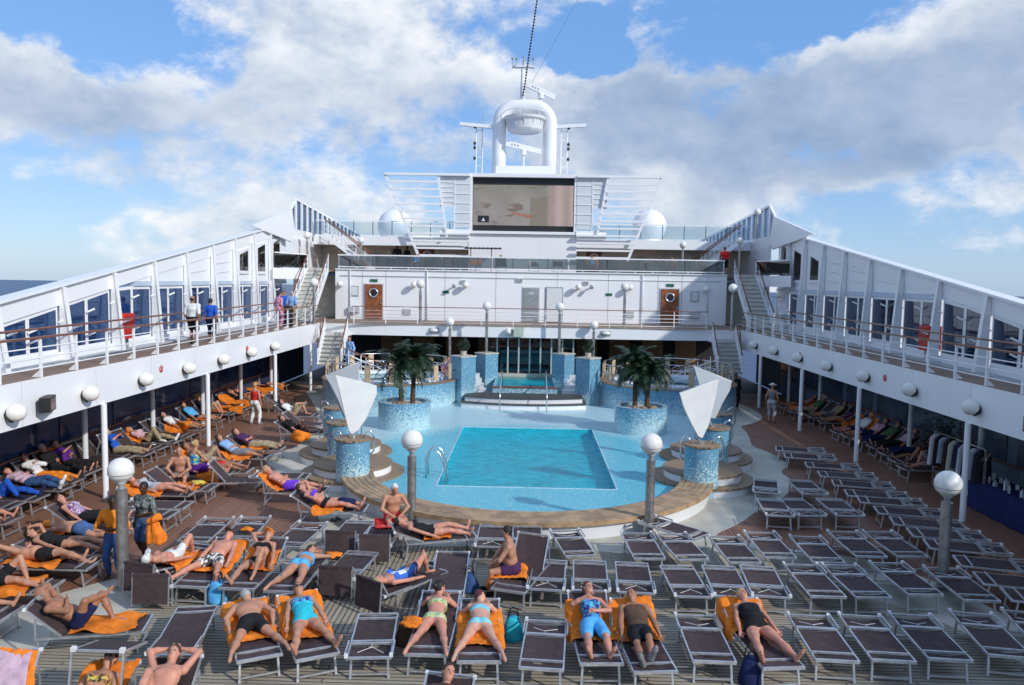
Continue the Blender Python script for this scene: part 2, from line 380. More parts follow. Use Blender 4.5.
# ------------------------------------------------------------------ swimming pool
PC = (0.0, 23.0)
def arc(r, a0, a1, n): return [(PC[0]+r*math.cos(math.radians(a0+(a1-a0)*i/n)), PC[1]+r*math.sin(math.radians(a0+(a1-a0)*i/n))) for i in range(n+1)]
pool = thing('swimming_pool', 'turquoise rectangular swimming pool set in a pale blue mosaic basin with wooden rim', 'swimming pool', (0, 23, 0))
def pb(mb, name, mt, smooth=False, parent=None):
    par = parent or pool
    mb.v = [(x, y-23, z) for x, y, z in mb.v]
    return mb.build(name, mt, par, smooth)
side = [(5.3, 24), (5.9, 26), (6.3, 28.5), (6.9, 31), (7.1, 33.5), (6.2, 36.5), (-6.2, 36.5), (-7.1, 33.5), (-6.9, 31), (-6.3, 28.5), (-5.9, 26), (-5.3, 24)]
outl = arc(5.0, 180, 360, 48)+side
b = MB(); b.sheet(outl, .2, [[(-HX, HY0), (HX, HY0), (HX, HY1), (-HX, HY1)]]); pb(b, 'basin_floor', MOSF)
b = MB()
for a, c in zip(side[:-1], side[1:]): b.quad((a[0], a[1], 0), (c[0], c[1], 0), (c[0], c[1], .199), (a[0], a[1], .199))
pb(b, 'basin_kerb', WHITE2)
b = MB(); b.lathe([(5.32, 0), (5.32, .33), (5.0, .33), (5.0, .205)], 64, (0, 23, 0), math.radians(184), math.radians(356)); pb(b, 'basin_wall', WHITE2)
rim = MB()
for k in range(6):     # six laps of bent wood
    r0 = 4.52+k*.155; rim.lathe([(r0, .34), (r0+.136, .34), (r0+.136, .45), (r0, .45), (r0, .34)], 72, (0, 23, 0), math.radians(183), math.radians(357))
pb(rim, 'wooden_rim', RIMW)
b = MB(); x, y0, y1 = HX, HY0, HY1
b.quad((-x, y0, -.10), (x, y0, -.10), (x, y1, -.10), (-x, y1, -.10))
for a, c in (((-x, y0), (x, y0)), ((x, y0), (x, y1)), ((x, y1), (-x, y1)), ((-x, y1), (-x, y0))):
    b.quad((a[0], a[1], -.10), (c[0], c[1], -.10), (c[0], c[1], .199), (a[0], a[1], .199))
pb(b, 'tank', mat('pool_paint', (.008, .62, .74), .4, 0, .06, 1.0))
b = MB(); b.sheet([(-x, y0), (x, y0), (x, y1), (-x, y1)], .15); pb(b, 'water', water('pool_water', (.74, .97, .99), 3.6, .55))
b = MB()
for a, c in (((-x, y0), (x, y0)), ((x, y0), (x, y1)), ((x, y1), (-x, y1)), ((-x, y1), (-x, y0))): b.bar((a[0], a[1], .2), (c[0], c[1], .2), .035, .03)
pb(b, 'edge_tiles', mat('white_tile', (.52, .66, .70), .3))
lad = thing('pool_ladder', 'bent steel grab ladder at the near left corner of the turquoise pool', 'pool ladder', (-2.6, 22.7, .2))
for dy in (-.25, .25):
    b = MB(); b.tube([(-.35, dy, 0), (-.35, dy, .55), (-.28, dy, .78), (-.12, dy, .85), (.05, dy, .72), (.2, dy, .3), (.25, dy, -.6)], .03, 8); b.build('rail', STEELB, lad, True)
b = MB(); b.bar((.2, -.25, -.1), (.2, .25, -.1), .1, .03); b.build('step', STEELB, lad)
# round platforms, tiled columns, sails
sd = {-1: 'left', 1: 'right'}
for sgn, cs in ((-1, ((-5.2, 22.9), (-6.05, 25.6))), (1, ((5.25, 23.1), (6.0, 25.95)))):
    for i, (cx, cy) in enumerate(cs):
        o = thing('round_platform', f'{"nearer" if i == 0 else "farther"} two-step round wooden platform at the {sd[sgn]} end of the pool rim', 'platform', (cx, cy, 0), 0, 'round shower platforms')
        MB().disc((0, 0), 1.48, 0, .2).build('lower_riser', WHITE, o, 'auto'); MB().disc((0, 0), 1.52, .2, .26).build('lower_tread', RIMD, o, 'auto')
        MB().disc((0, 0), 1.13, .26, .46).build('upper_riser', WHITE, o, 'auto'); MB().disc((0, 0), 1.17, .46, .52).build('upper_tread', RIMD, o, 'auto')
for sgn, cs in ((-1, ((-4.97, 21.85), (-5.85, 24.3), (-6.7, 27.1))), (1, ((4.97, 22.0), (5.95, 24.75), (6.72, 27.4)))):
    for i, (cx, cy) in enumerate(cs):
        o = thing('shower_column', f'{("nearest", "middle", "farthest")[i]} round mosaic shower column on the {sd[sgn]} side of the pool', 'column', (cx, cy, 0), 0, 'mosaic shower columns')
        b = MB(); b.lathe([(1e-4, 0), (.48, 0), (.48, 1.42), (1e-4, 1.42)], 36); b.build('shaft', MOSC, o, 'auto')
        MB().disc((0, 0), .52, 1.422, 1.47, 36).build('wooden_cap', RIMD, o, 'auto')
        for q_ in (-1, 1):
            b = MB(); b.tube([(q_*.3, 0, 1.47), (q_*.36, 0, 1.62), (q_*.5, 0, 1.68), (q_*.6, 0, 1.5), (q_*.6, 0, 1.1), (q_*.5, 0, 1.0)], .025, 6); b.build('handle', STEELB, o, True)
def AY(px, py, Y):
    v = R_CW @ _ray(px, py); k = Y/v[1]; return (v[0]*k, v[2]*k+CH)
def AX(px, py, X):
    v = R_CW @ _ray(px, py); k = X/v[0]; return (v[1]*k, v[2]*k+CH)
SAILM = mat('white_sail_panel', (.80, .80, .77), .45, 0, .05, 2)
def sail(pts, Y, base, lab, yaw):
    w_ = [AY(px, py, Y) for px, py in pts]; bx, bz = AY(*base, Y)
    o = thing('sail_sculpture', lab, 'sail', (bx, Y, 1.47), 0, 'white sail sculptures beside the pool')
    poly = [(x-bx, z-1.47) for x, z in w_]
    b = MB(); b.prism(poly, -.03, .03, 'y')
    c, s_ = math.cos(yaw), math.sin(yaw)
    b.v = [(x*c-y*s_, (x*s_+y*c)+.10*x*x-.02*z*z, z) for x, y, z in b.v]
    b.build('panel', SAILM, o, fix=True)
    b = MB(); h = poly[0]; b.tube([(0, .04, 0), (h[0]*.97*c, h[0]*s_+.04, h[1]*.97)], .028, 6); b.build('mast', GREY, o)
    MB().disc((0, 0), .10, 0, .06, 16).build('foot', STEELB, o)
    b = MB(); b.tube([(x*c, x*s_+.10*x*x-.02*z*z, z) for x, z in poly], .022, 5, closed=True); b.build('edge_tube', WHITE2, o, True)
sail([(336.5, 374), (376, 387), (376, 394), (372, 404), (366, 418), (358, 430), (352, 434), (349, 430), (345, 412)], 21.85, (353, 436), 'nearest white sail panel on the left mosaic column, its tip leaning left', .25)
sail([(322.5, 376), (361, 362), (361, 378), (358, 400), (352, 414), (345, 416), (340, 404), (331, 388)], 24.3, (346, 419), 'rear white sail panel on the left, behind the front one', -.3)
sail([(678, 392), (719, 380), (716, 396), (709, 424), (702, 438), (698, 436), (690, 422), (682, 405)], 22.0, (701, 440), 'nearest white sail panel on the right mosaic column, with a curved left edge', .2)
sail([(694, 366), (731, 381), (729, 389), (722, 402), (715, 418), (711, 418), (707, 404), (700, 386)], 24.75, (712, 421), 'rear white sail panel on the right, leaning out behind the front one', -.25)
# planters and palms
LEAF, lt, lp = new_mat('palm_leaf'); tc = lt.new('ShaderNodeTexCoord').outputs['Object']
lt.put(lp.inputs['Base Color'], lt.mix(lt.ss(lt.noise(tc, 3.5, 4), .35, .7), (.008, .026, .014), (.034, .068, .026))); lp.inputs['Roughness'].default_value = .5
TRUNK = mat('palm_trunk', (.085, .055, .035), .9, 0, .4, 14, .6); SOIL = mat('pale_gravel', (.55, .52, .46), .9, 0, .3, 20, .5); ROCK = mat('brown_rock', (.24, .17, .11), .85, 0, .35, 6, .5)
def palm(px_, py_, z0, h, lean, lab, n=34, L=1.35, seed=1):
    rr = random.Random(seed); o = thing('palm_tree', lab, 'palm tree', (px_, py_, z0), 0, 'small palms in the mosaic planters')
    pts = [(lean[0]*k*k, lean[1]*k*k, h*k) for k in [i/12 for i in range(13)]]
    b = MB()
    for i in range(12):       # ringed trunk
        b.tube([pts[i], pts[i+1]], .115-.0035*i, 9, .095-.003*i)
    b.build('trunk', TRUNK, o); top = Vector(pts[-1]); b = MB()
    for k in range(n):
        a = rr.uniform(0, 2*PI); up = rr.uniform(-.25, 1.45); ln = L*rr.uniform(.62, 1.12)
        d = Vector((math.cos(a), math.sin(a), 0)); q0 = top.copy(); pr = q0.copy(); seg = 12; ang = up
        prev = None
        for i in range(seg):
            ang -= (.05+.09*i/seg) * rr.uniform(.5, 1.5)*1.4
            nx = pr + (d*math.cos(ang)+Vector((0, 0, 1))*math.sin(ang))*(ln/seg)
            tdir = (nx-pr).normalized(); sd_ = tdir.cross(Vector((0, 0, 1))).normalized(); up_ = sd_.cross(tdir)
            b.bar(pr, nx, .018, .012)
            if i > 0:
                for s_ in (-1, 1):
                    for j in (0, .33, .66):
                        p0 = pr+(nx-pr)*j; wl = .36*math.sin(PI*min(1, (i+1+j)/(seg+1.2)))**.7*rr.uniform(.8, 1.1)
                        tip = p0 + sd_*s_*wl*.8 + tdir*wl*.55 - Vector((0, 0, 1))*wl*.28*rr.uniform(-.4, 1.5)
                        b.add([p0-tdir*.02, p0+tdir*.02+up_*.004, tip], [(0, 1, 2)])
            pr = nx
    b.build('crown', LEAF, o, fix=False)
    return o
for sgn, cx, cy in ((-1, -4.85, 30.3), (1, 4.42, 30.3)):
    o = thing('round_planter', f'round mosaic planter with gravel top on the {sd[sgn]} side of the pool', 'planter', (cx, cy, .2), 0, 'mosaic palm planters')
    b = MB(); b.lathe([(1.02, 0), (1.02, 1.03), (.84, 1.03), (.84, .9)], 48); b.build('wall', MOSPL, o, 'auto')
    MB().disc((0, 0), .84, .86, .92, 32).build('gravel', SOIL, o)
    for k in range(5):
        b = MB(); b.sphere((0, 0, 0), .13, 8, .75); b.v = [(x*random.uniform(.8, 1.2), y*random.uniform(.8, 1.2), z*random.uniform(.85, 1.1)) for x, y, z in b.v]
        a = random.uniform(3.4, 6.0); b.build('rock', ROCK, o, True, loc=(.5*math.cos(a), .5*math.sin(a), .98))
palm(-4.98, 30.3, 1.1, 1.5, (-.10, .0), 'shorter palm in the left planter, crown leaning to the left', 36, 1.55, 3)
palm(-4.55, 30.45, 1.1, 1.75, (.12, .1), 'taller palm in the left planter, trunk on the right', 62, 1.22, 4)
palm(4.2, 30.4, 1.1, 1.7, (-.05, .0), 'palm with the left trunk in the right planter', 62, 1.22, 5)
palm(4.65, 30.3, 1.1, 1.45, (.12, .05), 'palm with the right trunk in the right planter', 62, 1.22, 6)
# raised hot tubs
for sgn, cx, cy in ((-1, -6.6, 37.3), (1, 6.7, 37.6)):
    o = thing('hot_tub', f'raised round hot tub in a blue mosaic wall on the {sd[sgn]} behind the palms', 'hot tub', (cx, cy, 0), 0, 'raised hot tubs')
    b = MB(); b.lathe([(3.25, 0), (3.25, 1.26), (2.3, 1.26), (2.3, .9)], 72); b.build('wall', MOSW, o, 'auto')
    b = MB(); b.lathe([(2.86, 1.262), (3.29, 1.262), (3.29, 1.29), (2.86, 1.29), (2.86, 1.262)], 72); b.build('wooden_rim', RIMD, o, 'auto')
    b = MB(); b.lathe([(2.0, 1.262), (2.55, 1.262), (2.55, 1.34), (2.0, 1.34), (2.0, 1.0)], 64); b.build('tub_edge', WHITE, o, 'auto')
    MB().disc((0, 0), 2.29, .8, .9, 48).build('tub_floor', mat('tub_shell', (.42, .66, .74), .3), o)
    b = MB(); b.lathe([(1e-4, 1.24), (1.99, 1.24)], 48); b.build('water', water('tub_water', (.75, .92, .95), 5, .8), o)
    A0, A1 = math.radians(0), math.radians(360)
    for z_, nm in ((2.12, 'top_rail'), (1.75, 'lower_rail')):
        b = MB(); b.tube([(3.08*math.cos(A0+(A1-A0)*k/60), 3.08*math.sin(A0+(A1-A0)*k/60), z_) for k in range(61)], .025, 6); b.build(nm, STEELB, o, True)
    for k in range(18):
        a = A0+(A1-A0)*k/18; c, s_ = math.cos(a), math.sin(a)
        b = MB(); b.box((3.10*c, 3.10*s_, 1.74), (.27, .05, .70), a+PI/2); b.v = [(x, y, z) for x, y, z in b.v]; b.build('wooden_panel', PANELW, o)
        if k < 18:
            a2 = a+(A1-A0)/36
            b = MB(); b.tube([(3.06*math.cos(a2+u), 3.06*math.sin(a2+u), zz) for u, zz in ((-.13, 1.31), (-.08, 1.6), (.0, 1.72), (.08, 1.6), (.13, 1.31))], .02, 5); b.build('bent_stay', STEELB, o, True)
# pillars round the small back pool
PST = mat('stone_cap', (.52, .48, .40), .6)
for cx, cy, h, lab, rz in ((-3.1, 36.9, 2.36, 'nearer left blue mosaic pillar beside the curved steps, small plant on top', .72), (-2.18, 40.3, 2.2, 'rear left blue mosaic pillar behind the curved steps', .75),
                           (1.82, 40.8, 2.2, 'rear right blue mosaic pillar behind the curved steps', .85), (2.84, 37.1, 2.36, 'nearer right blue mosaic pillar beside the curved steps, small plant on top', .85)):
    o = thing('mosaic_pillar', lab, 'pillar', (cx, cy, 0), rz, 'mosaic pillars at the back pool')
    MB().box((0, 0, h/2), (.84, .84, h)).build('shaft', MOSP, o); MB().box((0, 0, h+.032), (.9, .9, .06)).build('cap', PST, o)
for cx, cy, lab in ((-3.1, 36.9, 'small spiky plant in a pot on the nearer left blue pillar'), (2.84, 37.1, 'small spiky plant in a pot on the nearer right blue pillar')):
    o = thing('potted_plant', lab, 'plant', (cx, cy, 2.43)); MB().lathe([(1e-4, 0), (.12, 0), (.16, .2), (1e-4, .2)], 12).build('pot', PST, o)
    b = MB(); rr = random.Random(int(cx*10))
    for k in range(60):
        a = rr.uniform(0, 2*PI); z_ = rr.uniform(.2, .75); r_ = .30*(1-abs(z_-.42)/.5)+.04; c, s_ = math.cos(a), math.sin(a)
        b.add([(0, 0, z_-.1), (r_*c-.04*s_, r_*s_+.04*c, z_+.1), (r_*c+.04*s_, r_*s_-.04*c, z_)], [(0, 1, 2)])
    b.build('leaves', LEAF, o, fix=False)
# curved steps and the small back pool
def lens(y_mid, dy, xw, yb, n=16): return [(-xw+2*xw*i/n, y_mid+dy*((-1+2*i/n)**2)) for i in range(n+1)]+[(xw, yb), (-xw, yb)]
st = thing('curved_steps', 'curved white and dark steps between the blue pillars', 'steps', (0, 36, 0)); STD = mat('dark_stone', (.05, .048, .045), .6)
def stb(mb, nm, mt): mb.v = [(x-.2, y-36, z) for x, y, z in mb.v]; return mb.build(nm, mt, st)
for k in range(2):
    stb(MB().prism(lens(34.75+.36*k, .55, 2.85-.14*k, 36.9), .2+.23*k, .40+.23*k), 'riser', WHITE); stb(MB().prism(lens(34.71+.36*k, .55, 2.88-.14*k, 36.9), .401+.23*k, .43+.23*k), 'tread', STD)
for sx in (-1, 1):
    for k in range(4): stb(MB().box((sx*(2.3+.14*k), 37.7+.5*k, .375+.09*k), (.9, .48, .75+.18*k)), 'side_step', WHITE2)
bp = thing('small_pool', 'small turquoise pool above the curved steps, in front of the glass screen', 'swimming pool', (-.15, 39, 0))
b = MB(); b.bb(-1.55, 1.55, -2.05, -1.75, .65, .90); b.build('front_coaming', MOSP, bp); b = MB(); b.bb(-1.57, 1.57, -2.08, -1.73, .901, .95); b.build('front_cap', HANDR, bp)
b = MB(); b.bb(-1.55, 1.55, 2.6, 2.9, .0, 1.02); b.build('rear_coaming', PST, bp)

for q_ in (-1.55, 1.40): b = MB(); b.bb(q_, q_+.15, -1.745, 2.59, .2, .95); b.build('tiled_side', MOSP, bp)
b = MB(); b.bb(-1.39, 1.39, -1.74, 2.59, .6, .74); b.build('floor', bpy.data.materials['pool_paint'], bp)
b = MB(); b.sheet([(-1.39, -1.74), (1.39, -1.74), (1.39, 2.59), (-1.39, 2.59)], .88); b.build('water', water('small_pool_water', (.75, .96, .97), 3, .4), bp)
for sx, lab in ((-1, 'left steel handrail on the curved steps'), (1, 'right steel handrail on the curved steps')):
    o = thing('step_handrail', lab, 'handrail', (sx*1.05-.2, 35.6, .2), 0, 'steel handrails on the curved steps')
    b = MB(); b.tube([(0, -1.1, 0), (0, -1.1, .95), (0, .9, 1.25), (0, 1.3, 1.5), (0, 1.7, 1.35), (0, 1.75, .7)], .028, 7); b.build('rail', STEELB, o, True)
    b = MB(); b.tube([(0, .2, .35), (0, .2, 1.14)], .02, 6); b.build('stanchion', STEELB, o)
o = thing('glass_screen', 'tall glass windscreen with green fins behind the small pool', 'windscreen', (0, 42.2, 0))
b = MB(); b.bb(-2.3, 2.4, -.008, .008, 1.0, 2.95); b.build('pane', GLASSG, o)
for k in range(9):
    b = MB(); b.box((-2.3+4.7*k/8, -.12, 1.98), (.075, .22, 1.95)); b.build('fin', mat('fin_glass', (.46, .55, .52), .2) if k == 0 else bpy.data.materials['fin_glass'], o)
b = MB(); b.bb(-2.3, 2.4, -.1, .1, .0, 1.0); b.build('base_wall', PST, o)
# ------------------------------------------------------------------ raised side galleries
FX, FB, FT = 11.3, 2.56, 3.58      # gallery edge, fascia bottom, floor
def ztop(Y): return 5.62+.1405*(Y-21.0) if Y > 15.2 else 4.80
SEAM = mat('seam_grey', (.55, .55, .54), .5)
for sgn in (-1, 1):
    sn = sd[sgn]
    g = thing('gallery', f'{sn} raised white gallery deck above the shaded loungers', 'gallery', (sgn*12.6, 22, 0), 0, 'raised side galleries')
    def gb(mb, nm, mt, par=None): 
        mb.v = [(x-sgn*12.6, y-22, z) for x, y, z in mb.v]; return mb.build(nm, mt, par or g)
    gb(MB().bb(sgn*FX, sgn*(FX+.14), -4, 41.8, FB, FT), 'fascia', WHITE)
    for k in range(15): gb(MB().bb(sgn*(FX-.003), sgn*(FX+.02), -1+3.0*k, -.985+3.0*k, FB+.01, FT-.01), 'plate_seam', SEAM)
    gb(MB().bb(sgn*(FX+.141), sgn*13.9, -4, 47, FT-.14, FT-.003), 'floor_slab', WHITE2)
    gb(MB().bb(sgn*(FX+.02), sgn*13.05, -4, 46.9, FT-.001, FT+.006), 'planking', GALD)
    gb(MB().bb(sgn*(FX+.141), sgn*14, -4, 47, FB+.1, FB+.16), 'ceiling', mat('deckhead', (.42, .42, .41), .6))
    for Y in ((23.6, 30.9) if sgn < 0 else (24.8, 32.6)):
        b = MB(); X = sgn*(FX-.012)
        b.tube([(X, Y+.10*math.cos(a), 3.12+.10*math.sin(a)) for a in [2*PI*k/20 for k in range(20)]], .012, 5, closed=True); b.bb(X-.008, X+.008, Y-.04, Y+.04, 3.05, 3.08); b.bb(X-.008, X+.008, Y-.015, Y+.015, 3.08, 3.18)
        gb(b, 'lifebuoy_mark', RED)
    # under the gallery
    sw = thing('side_wall', f'{"dark navy" if sgn < 0 else "sea-lit blue grey"} glazed side wall under the {sn} gallery', 'wall', (sgn*14.1, 22, 0), 0, 'lower side walls')
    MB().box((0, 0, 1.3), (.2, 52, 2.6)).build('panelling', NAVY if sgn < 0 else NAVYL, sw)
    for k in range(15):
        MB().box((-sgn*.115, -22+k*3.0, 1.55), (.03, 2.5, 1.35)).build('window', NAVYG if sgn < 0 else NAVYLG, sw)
    b = MB(); b.tube([(-sgn*.35, -26, 1.0), (-sgn*.35, 21, 1.0)], .03, 6); b.build('handrail', HANDR, sw)
    for k in range(16):
        b = MB(); b.tube([(-sgn*.35, -24+k*2.95, 0), (-sgn*.35, -24+k*2.95, 1.0)], .022, 6); b.build('rail_post', GREY, sw)
    for k in range(6):     # main posts under the gallery edge
        Y = (20.3, 27.0, 34.3, 39.9, 13.6, 7.0)[k] if sgn < 0 else (20.0, 26.6, 32.2, 38.0, 13.6, 7.0)[k]
        single('support_post', MB().lathe([(.078, 0), (.078, FB), (1e-4, FB)], 16), WHITE, f'{["nearest visible", "second", "third", "farthest", "hidden near", "unseen near"][k]} white round post holding up the {sn} gallery edge', 'post', 'white posts under the galleries', None, 'auto').location = (sgn*(FX-.02), Y, 0)
    for k in range(6):
        Y = 18.5+k*4.2
        single('inner_post', MB().lathe([(.08, 0), (.08, FB+.1), (1e-4, FB+.1)], 12), WHITE2, f'thin white post in the shade near the {sn} outer wall, number {["one", "two", "three", "four", "five", "six"][k]} from the camera', 'post', 'thin posts beside the outer walls', None, 'auto').location = (sgn*13.2, Y, 0)
        if k in (1, 2, 4):
            o = thing('ceiling_globe', f'white globe lamp hanging under the {sn} gallery ceiling, {["", "nearest", "middle", "", "farthest"][k]} of three', 'globe lamp', (sgn*12.8, Y-1.0, FB+.1), 0, 'globe lamps under the galleries')
            b = MB(); b.sphere((0, 0, -.28), .22, 16); b.build('globe', GLOBE, o, True); b = MB(); b.tube([(0, 0, 0), (0, 0, -.1)], .08, 10); b.build('bracket', BLACK, o)
    for k in range(7):     # globes along the fascia
        Y = 16.5+2.88*k if sgn < 0 else 19.6+3.19*k
        o = thing('fascia_globe', f'{["nearest", "second", "third", "fourth", "fifth", "sixth", "farthest"][k]} white globe lamp on the {sn} gallery fascia', 'globe lamp', (sgn*FX, Y, 2.98 if sgn < 0 else 3.03), 0, 'globe lamps on the gallery fascia')
        b = MB(); b.sphere((-sgn*.22, 0, 0), .20, 20); b.build('globe', GLOBE, o, True)
        b = MB(); b.tube([(0, 0, -.05), (-sgn*.15, 0, -.085)], .11, 12, .155); b.build('bracket', BLACK, o)
    Y = 17.7 if sgn < 0 else 17.3
    o = thing('flood_light', f'black flood light box on the {sn} gallery fascia', 'flood light', (sgn*(FX-.15), Y, 2.98), -sgn*.35, 'black flood lights on the fascia')
    b = MB(); b.box((0, 0, 0), (.22, .62, .34)); b.build('housing', BLACK, o); b = MB(); b.box((-sgn*.115, .0, .0), (.01, .5, .26)); b.build('lens', mat('lamp_lens', (.12, .06, .04), .2) if sgn < 0 else bpy.data.materials['lamp_lens'], o)
    # railing along the inner edge
    r = thing('gallery_railing', f'white railing with brown handrail along the {sn} gallery edge', 'railing', (sgn*(FX+.06), 22, FT), 0, 'gallery edge railings')
    b = MB(); b.box((0, -3, .93), (.10, 45.6, .045)); b.build('handrail', HANDR, r)
    for z_ in (.22, .46, .70):
        b = MB(); b.tube([(0, -25.8, z_), (0, 19.8, z_)], .018, 6); b.build('lower_rail', WHITE, r, True)
    for k in range(32):
        y = -25.8+1.43*k+(.17 if sgn < 0 else .4)
        b = MB(); b.box((0, y, .45), (.05, .065, .9)); b.add([(sgn*.03, y-.02, 0), (sgn*.22, y-.02, 0), (sgn*.03, y-.02, .16), (sgn*.03, y+.02, 0), (sgn*.22, y+.02, 0), (sgn*.03, y+.02, .16)], [(0, 1, 2), (5, 4, 3), (0, 3, 4, 1), (1, 4, 5, 2), (2, 5, 3, 0)]); b.build('post', WHITE, r)
    # outer side screen
    X = sgn*13.0
    s_ = thing('side_screen', f'{sn} white side screen with sloping top, buttresses and tall windows', 'windscreen', (X, 22, FT), 0, 'sloping side screens')
    def sb(mb, nm, mt, par=None, smooth=False):
        mb.v = [(x-X+sgn*.06*(y-21), y-22, z-FT) for x, y, z in mb.v]; return mb.build(nm, mt, par or s_, smooth)
    ya, yb = 15.25, 46.0; zb = .52
    b = MB(); b.prism([(ya, ztop(ya)-zb), (yb, ztop(yb)-zb), (yb, ztop(yb)), (ya, ztop(ya))], X-.09, X+.09, 'x'); sb(b, 'top_beam', WHITE)
    b = MB(); b.prism([(ya, ztop(ya)), (yb, ztop(yb)), (yb, ztop(yb)+.07), (ya, ztop(ya)+.07)], X-.22, X+.22, 'x'); sb(b, 'capping', WHITE)
    sb(MB().bb(X-.1, X+.1, ya, yb, 2.6, FT+.25), 'sill_wall', WHITE)
    sb(MB().bb(X-sgn*.11, X-sgn*.5, ya, yb, FT+.007, FT+.05), 'gutter_plate', mat('gutter_grey', (.46, .48, .49), .6) if sgn < 0 else bpy.data.materials['gutter_grey'])
    zh = 5.78
    yh = 21.0+(zh+zb-5.62)/.1405       # where the beam's underside reaches the header
    b = MB(); b.prism([(yh, zh), (yb, zh), (yb, ztop(yb)-zb-.002), (yh+.02, zh+.003)], X-.06, X+.06, 'x')
    sb(b, 'upper_panel', WHITE)
    sb(MB().bb(X-.10, X+.10, yh, yb, zh-.16, zh-.002), 'header', mat('pale_blue_frame', (.48, .56, .66), .4) if sgn < 0 else bpy.data.materials['pale_blue_frame'])
    y0b = 21.2 if sgn < 0 else 22.3
    for k in range(-6, 9):
        yb_ = y0b+3.0*k; zt = ztop(yb_)-.02; 
        if yb_ < ya or yb_ > 45: continue
        b = MB(); i0, i1 = X-sgn*.10, X-sgn*.10
        poly = [(X-sgn*.095, FT+.05), (X-sgn*.44, FT+.05), (X-sgn*.22, zt), (X-sgn*.095, zt)]
        b.prism(poly, yb_-.05, yb_+.05, 'y'); sb(b, 'buttress', WHITE)
        b = MB(); b.bar((X-sgn*.45, yb_, FT+.05), (X-sgn*.23, yb_, zt), .17, .03, (sgn, 0, 0)); sb(b, 'buttress_flange', WHITE)
        # two windows in each bay
        for j in (0, 1):
            w0 = yb_+.07+j*1.44; w1 = w0+1.42
            t0 = min(zh-.17, ztop(w0)-zb-.01); t1 = min(zh-.17, ztop(w1)-zb-.01); z0 = FT+.252; fr = .07
            if t0 < z0+.4: continue
            b = MB()
            b.prism([(w0, z0), (w0+fr, z0), (w0+fr, t0), (w0, t0)], X-.045, X+.045, 'x'); b.prism([(w1-fr, z0), (w1, z0), (w1, t1), (w1-fr, t1)], X-.045, X+.045, 'x')
            b.prism([(w0+fr, z0), (w1-fr, z0), (w1-fr, z0+.09), (w0+fr, z0+.09)], X-.04, X+.04, 'x'); b.prism([(w0+fr, t0-.1), (w1-fr, t1-.1), (w1-fr, t1), (w0+fr, t0)], X-.04, X+.04, 'x')
            for zz in (z0+.35, (t0+t1)/2-.35): b.bar((X-sgn*.08, w1-fr/2, zz), (X-sgn*.26, w1-fr/2+.12, zz+.1), .05, .05)
            wdw = sb(b, 'window', WHITE)
            b = MB(); b.prism([(w0+fr, z0+.09), (w1-fr, z0+.09), (w1-fr, t1-.1), (w0+fr, t0-.1)], X-sgn*.03-.006, X-sgn*.03+.006, 'x'); sb(b, 'pane', GLASSW if sgn < 0 else GLASSR, wdw)
        if yb_ > yh:
            if yb_ < 36:
                zz0 = zh+.3
                while zz0 < ztop(yb_+1.5)-zb-.15:
                    b = MB(); b.bar((X-sgn*.062, yb_+.3, zz0), (X-sgn*.062, yb_+2.5, min(zz0+.16, ztop(yb_+1.5)-zb-.05)), .03, .05); sb(b, 'louvre', WHITE2); zz0 += .42
            else:
                w0, w1 = yb_+.5, yb_+2.4; t0, t1 = ztop(w0)-zb-.12, ztop(w1)-zb-.12
                b = MB(); xx0, xx1 = X-sgn*.062, X-sgn*.14
                b.prism([(w0, zh+.35), (w1, zh+.35), (w1, t1), (w0, t0)], xx0, xx1, 'x'); wdw = sb(b, 'upper_window', WHITE)
                b = MB(); b.prism([(w0+.3, zh+.5), (w1-.3, zh+.5), (w1-.3, t1-.16), (w0+.3, t0-.16)], X-sgn*.142, X-sgn*.15, 'x'); sb(b, 'pane', GLASSD, wdw)
    b = MB(); b.tube([(X-sgn*.68, ya, 4.62), (X-sgn*.68, 41, 4.62)], .032, 6); sb(b, 'handrail', HANDR)
    for k in range(-6, 7):
        yb_ = y0b+3.0*k
        if yb_ < 41: sb(MB().bar((X-sgn*.68, yb_, 4.6), (X-sgn*.45, yb_, 4.5), .05, .05), 'rail_bracket', WHITE)
    for q_ in ((-4, 15.2),): sb(MB().bb(X-.09, X+.09, q_[0], q_[1], 2.6, 4.8), 'low_bulwark', WHITE)
    X = sgn*14.1
    # stepped upper screen forward of the gallery
    u = thing('upper_screen', f'{sn} pointed white wind screen with narrow windows on the top deck', 'windscreen', (X, 46, 8.6), 0, 'pointed upper screens')
    def ub(mb, nm, mt, par=None):
        mb.v = [(x-X, y-46, z-8.6) for x, y, z in mb.v]; return mb.build(nm, mt, par or u)
    b = MB(); b.prism([(39.2, 8.55), (45.9, 8.05), (46.3, 8.75), (45.8, 9.95)], X-.07-sgn*.05, X+.07-sgn*.05, 'x'); ub(b, 'white_panel', WHITE)
    def zu(Y): return 10.65-.062*(Y-46.9)
    b = MB(); b.bar((X, 46.9, zu(46.9)), (X, 70, zu(70)), .16, .14); ub(b, 'top_rail', WHITE)
    b = MB(); b.bar((X, 45.8, 9.92), (X, 46.9, zu(46.9)), .14, .12); ub(b, 'raked_end', WHITE)
    ub(MB().bb(X-.07, X+.07, 46, 70, 8.3, 8.85), 'base', WHITE)
    b = MB(); b.prism([(46.0, 8.86), (70, 8.86), (70, zu(70)-.08), (47, zu(47)-.08), (46.1, 9.9)], X-.008, X+.008, 'x'); ub(b, 'pane', GLASSW)
    for k in range(20): ub(MB().bb(X-.09, X+.09, 46.6+k*1.2, 46.85+k*1.2, 8.86, zu(46.7+k*1.2)-.05), 'mullion', WHITE)
    # aft corner: recess wall and small glazed balcony beside the stairs
    c = thing('corner_balcony', f'{sn} corner balcony with smoked glass beside the stairs', 'balcony', (sgn*13.4, 46, FT), 0, 'corner balconies')
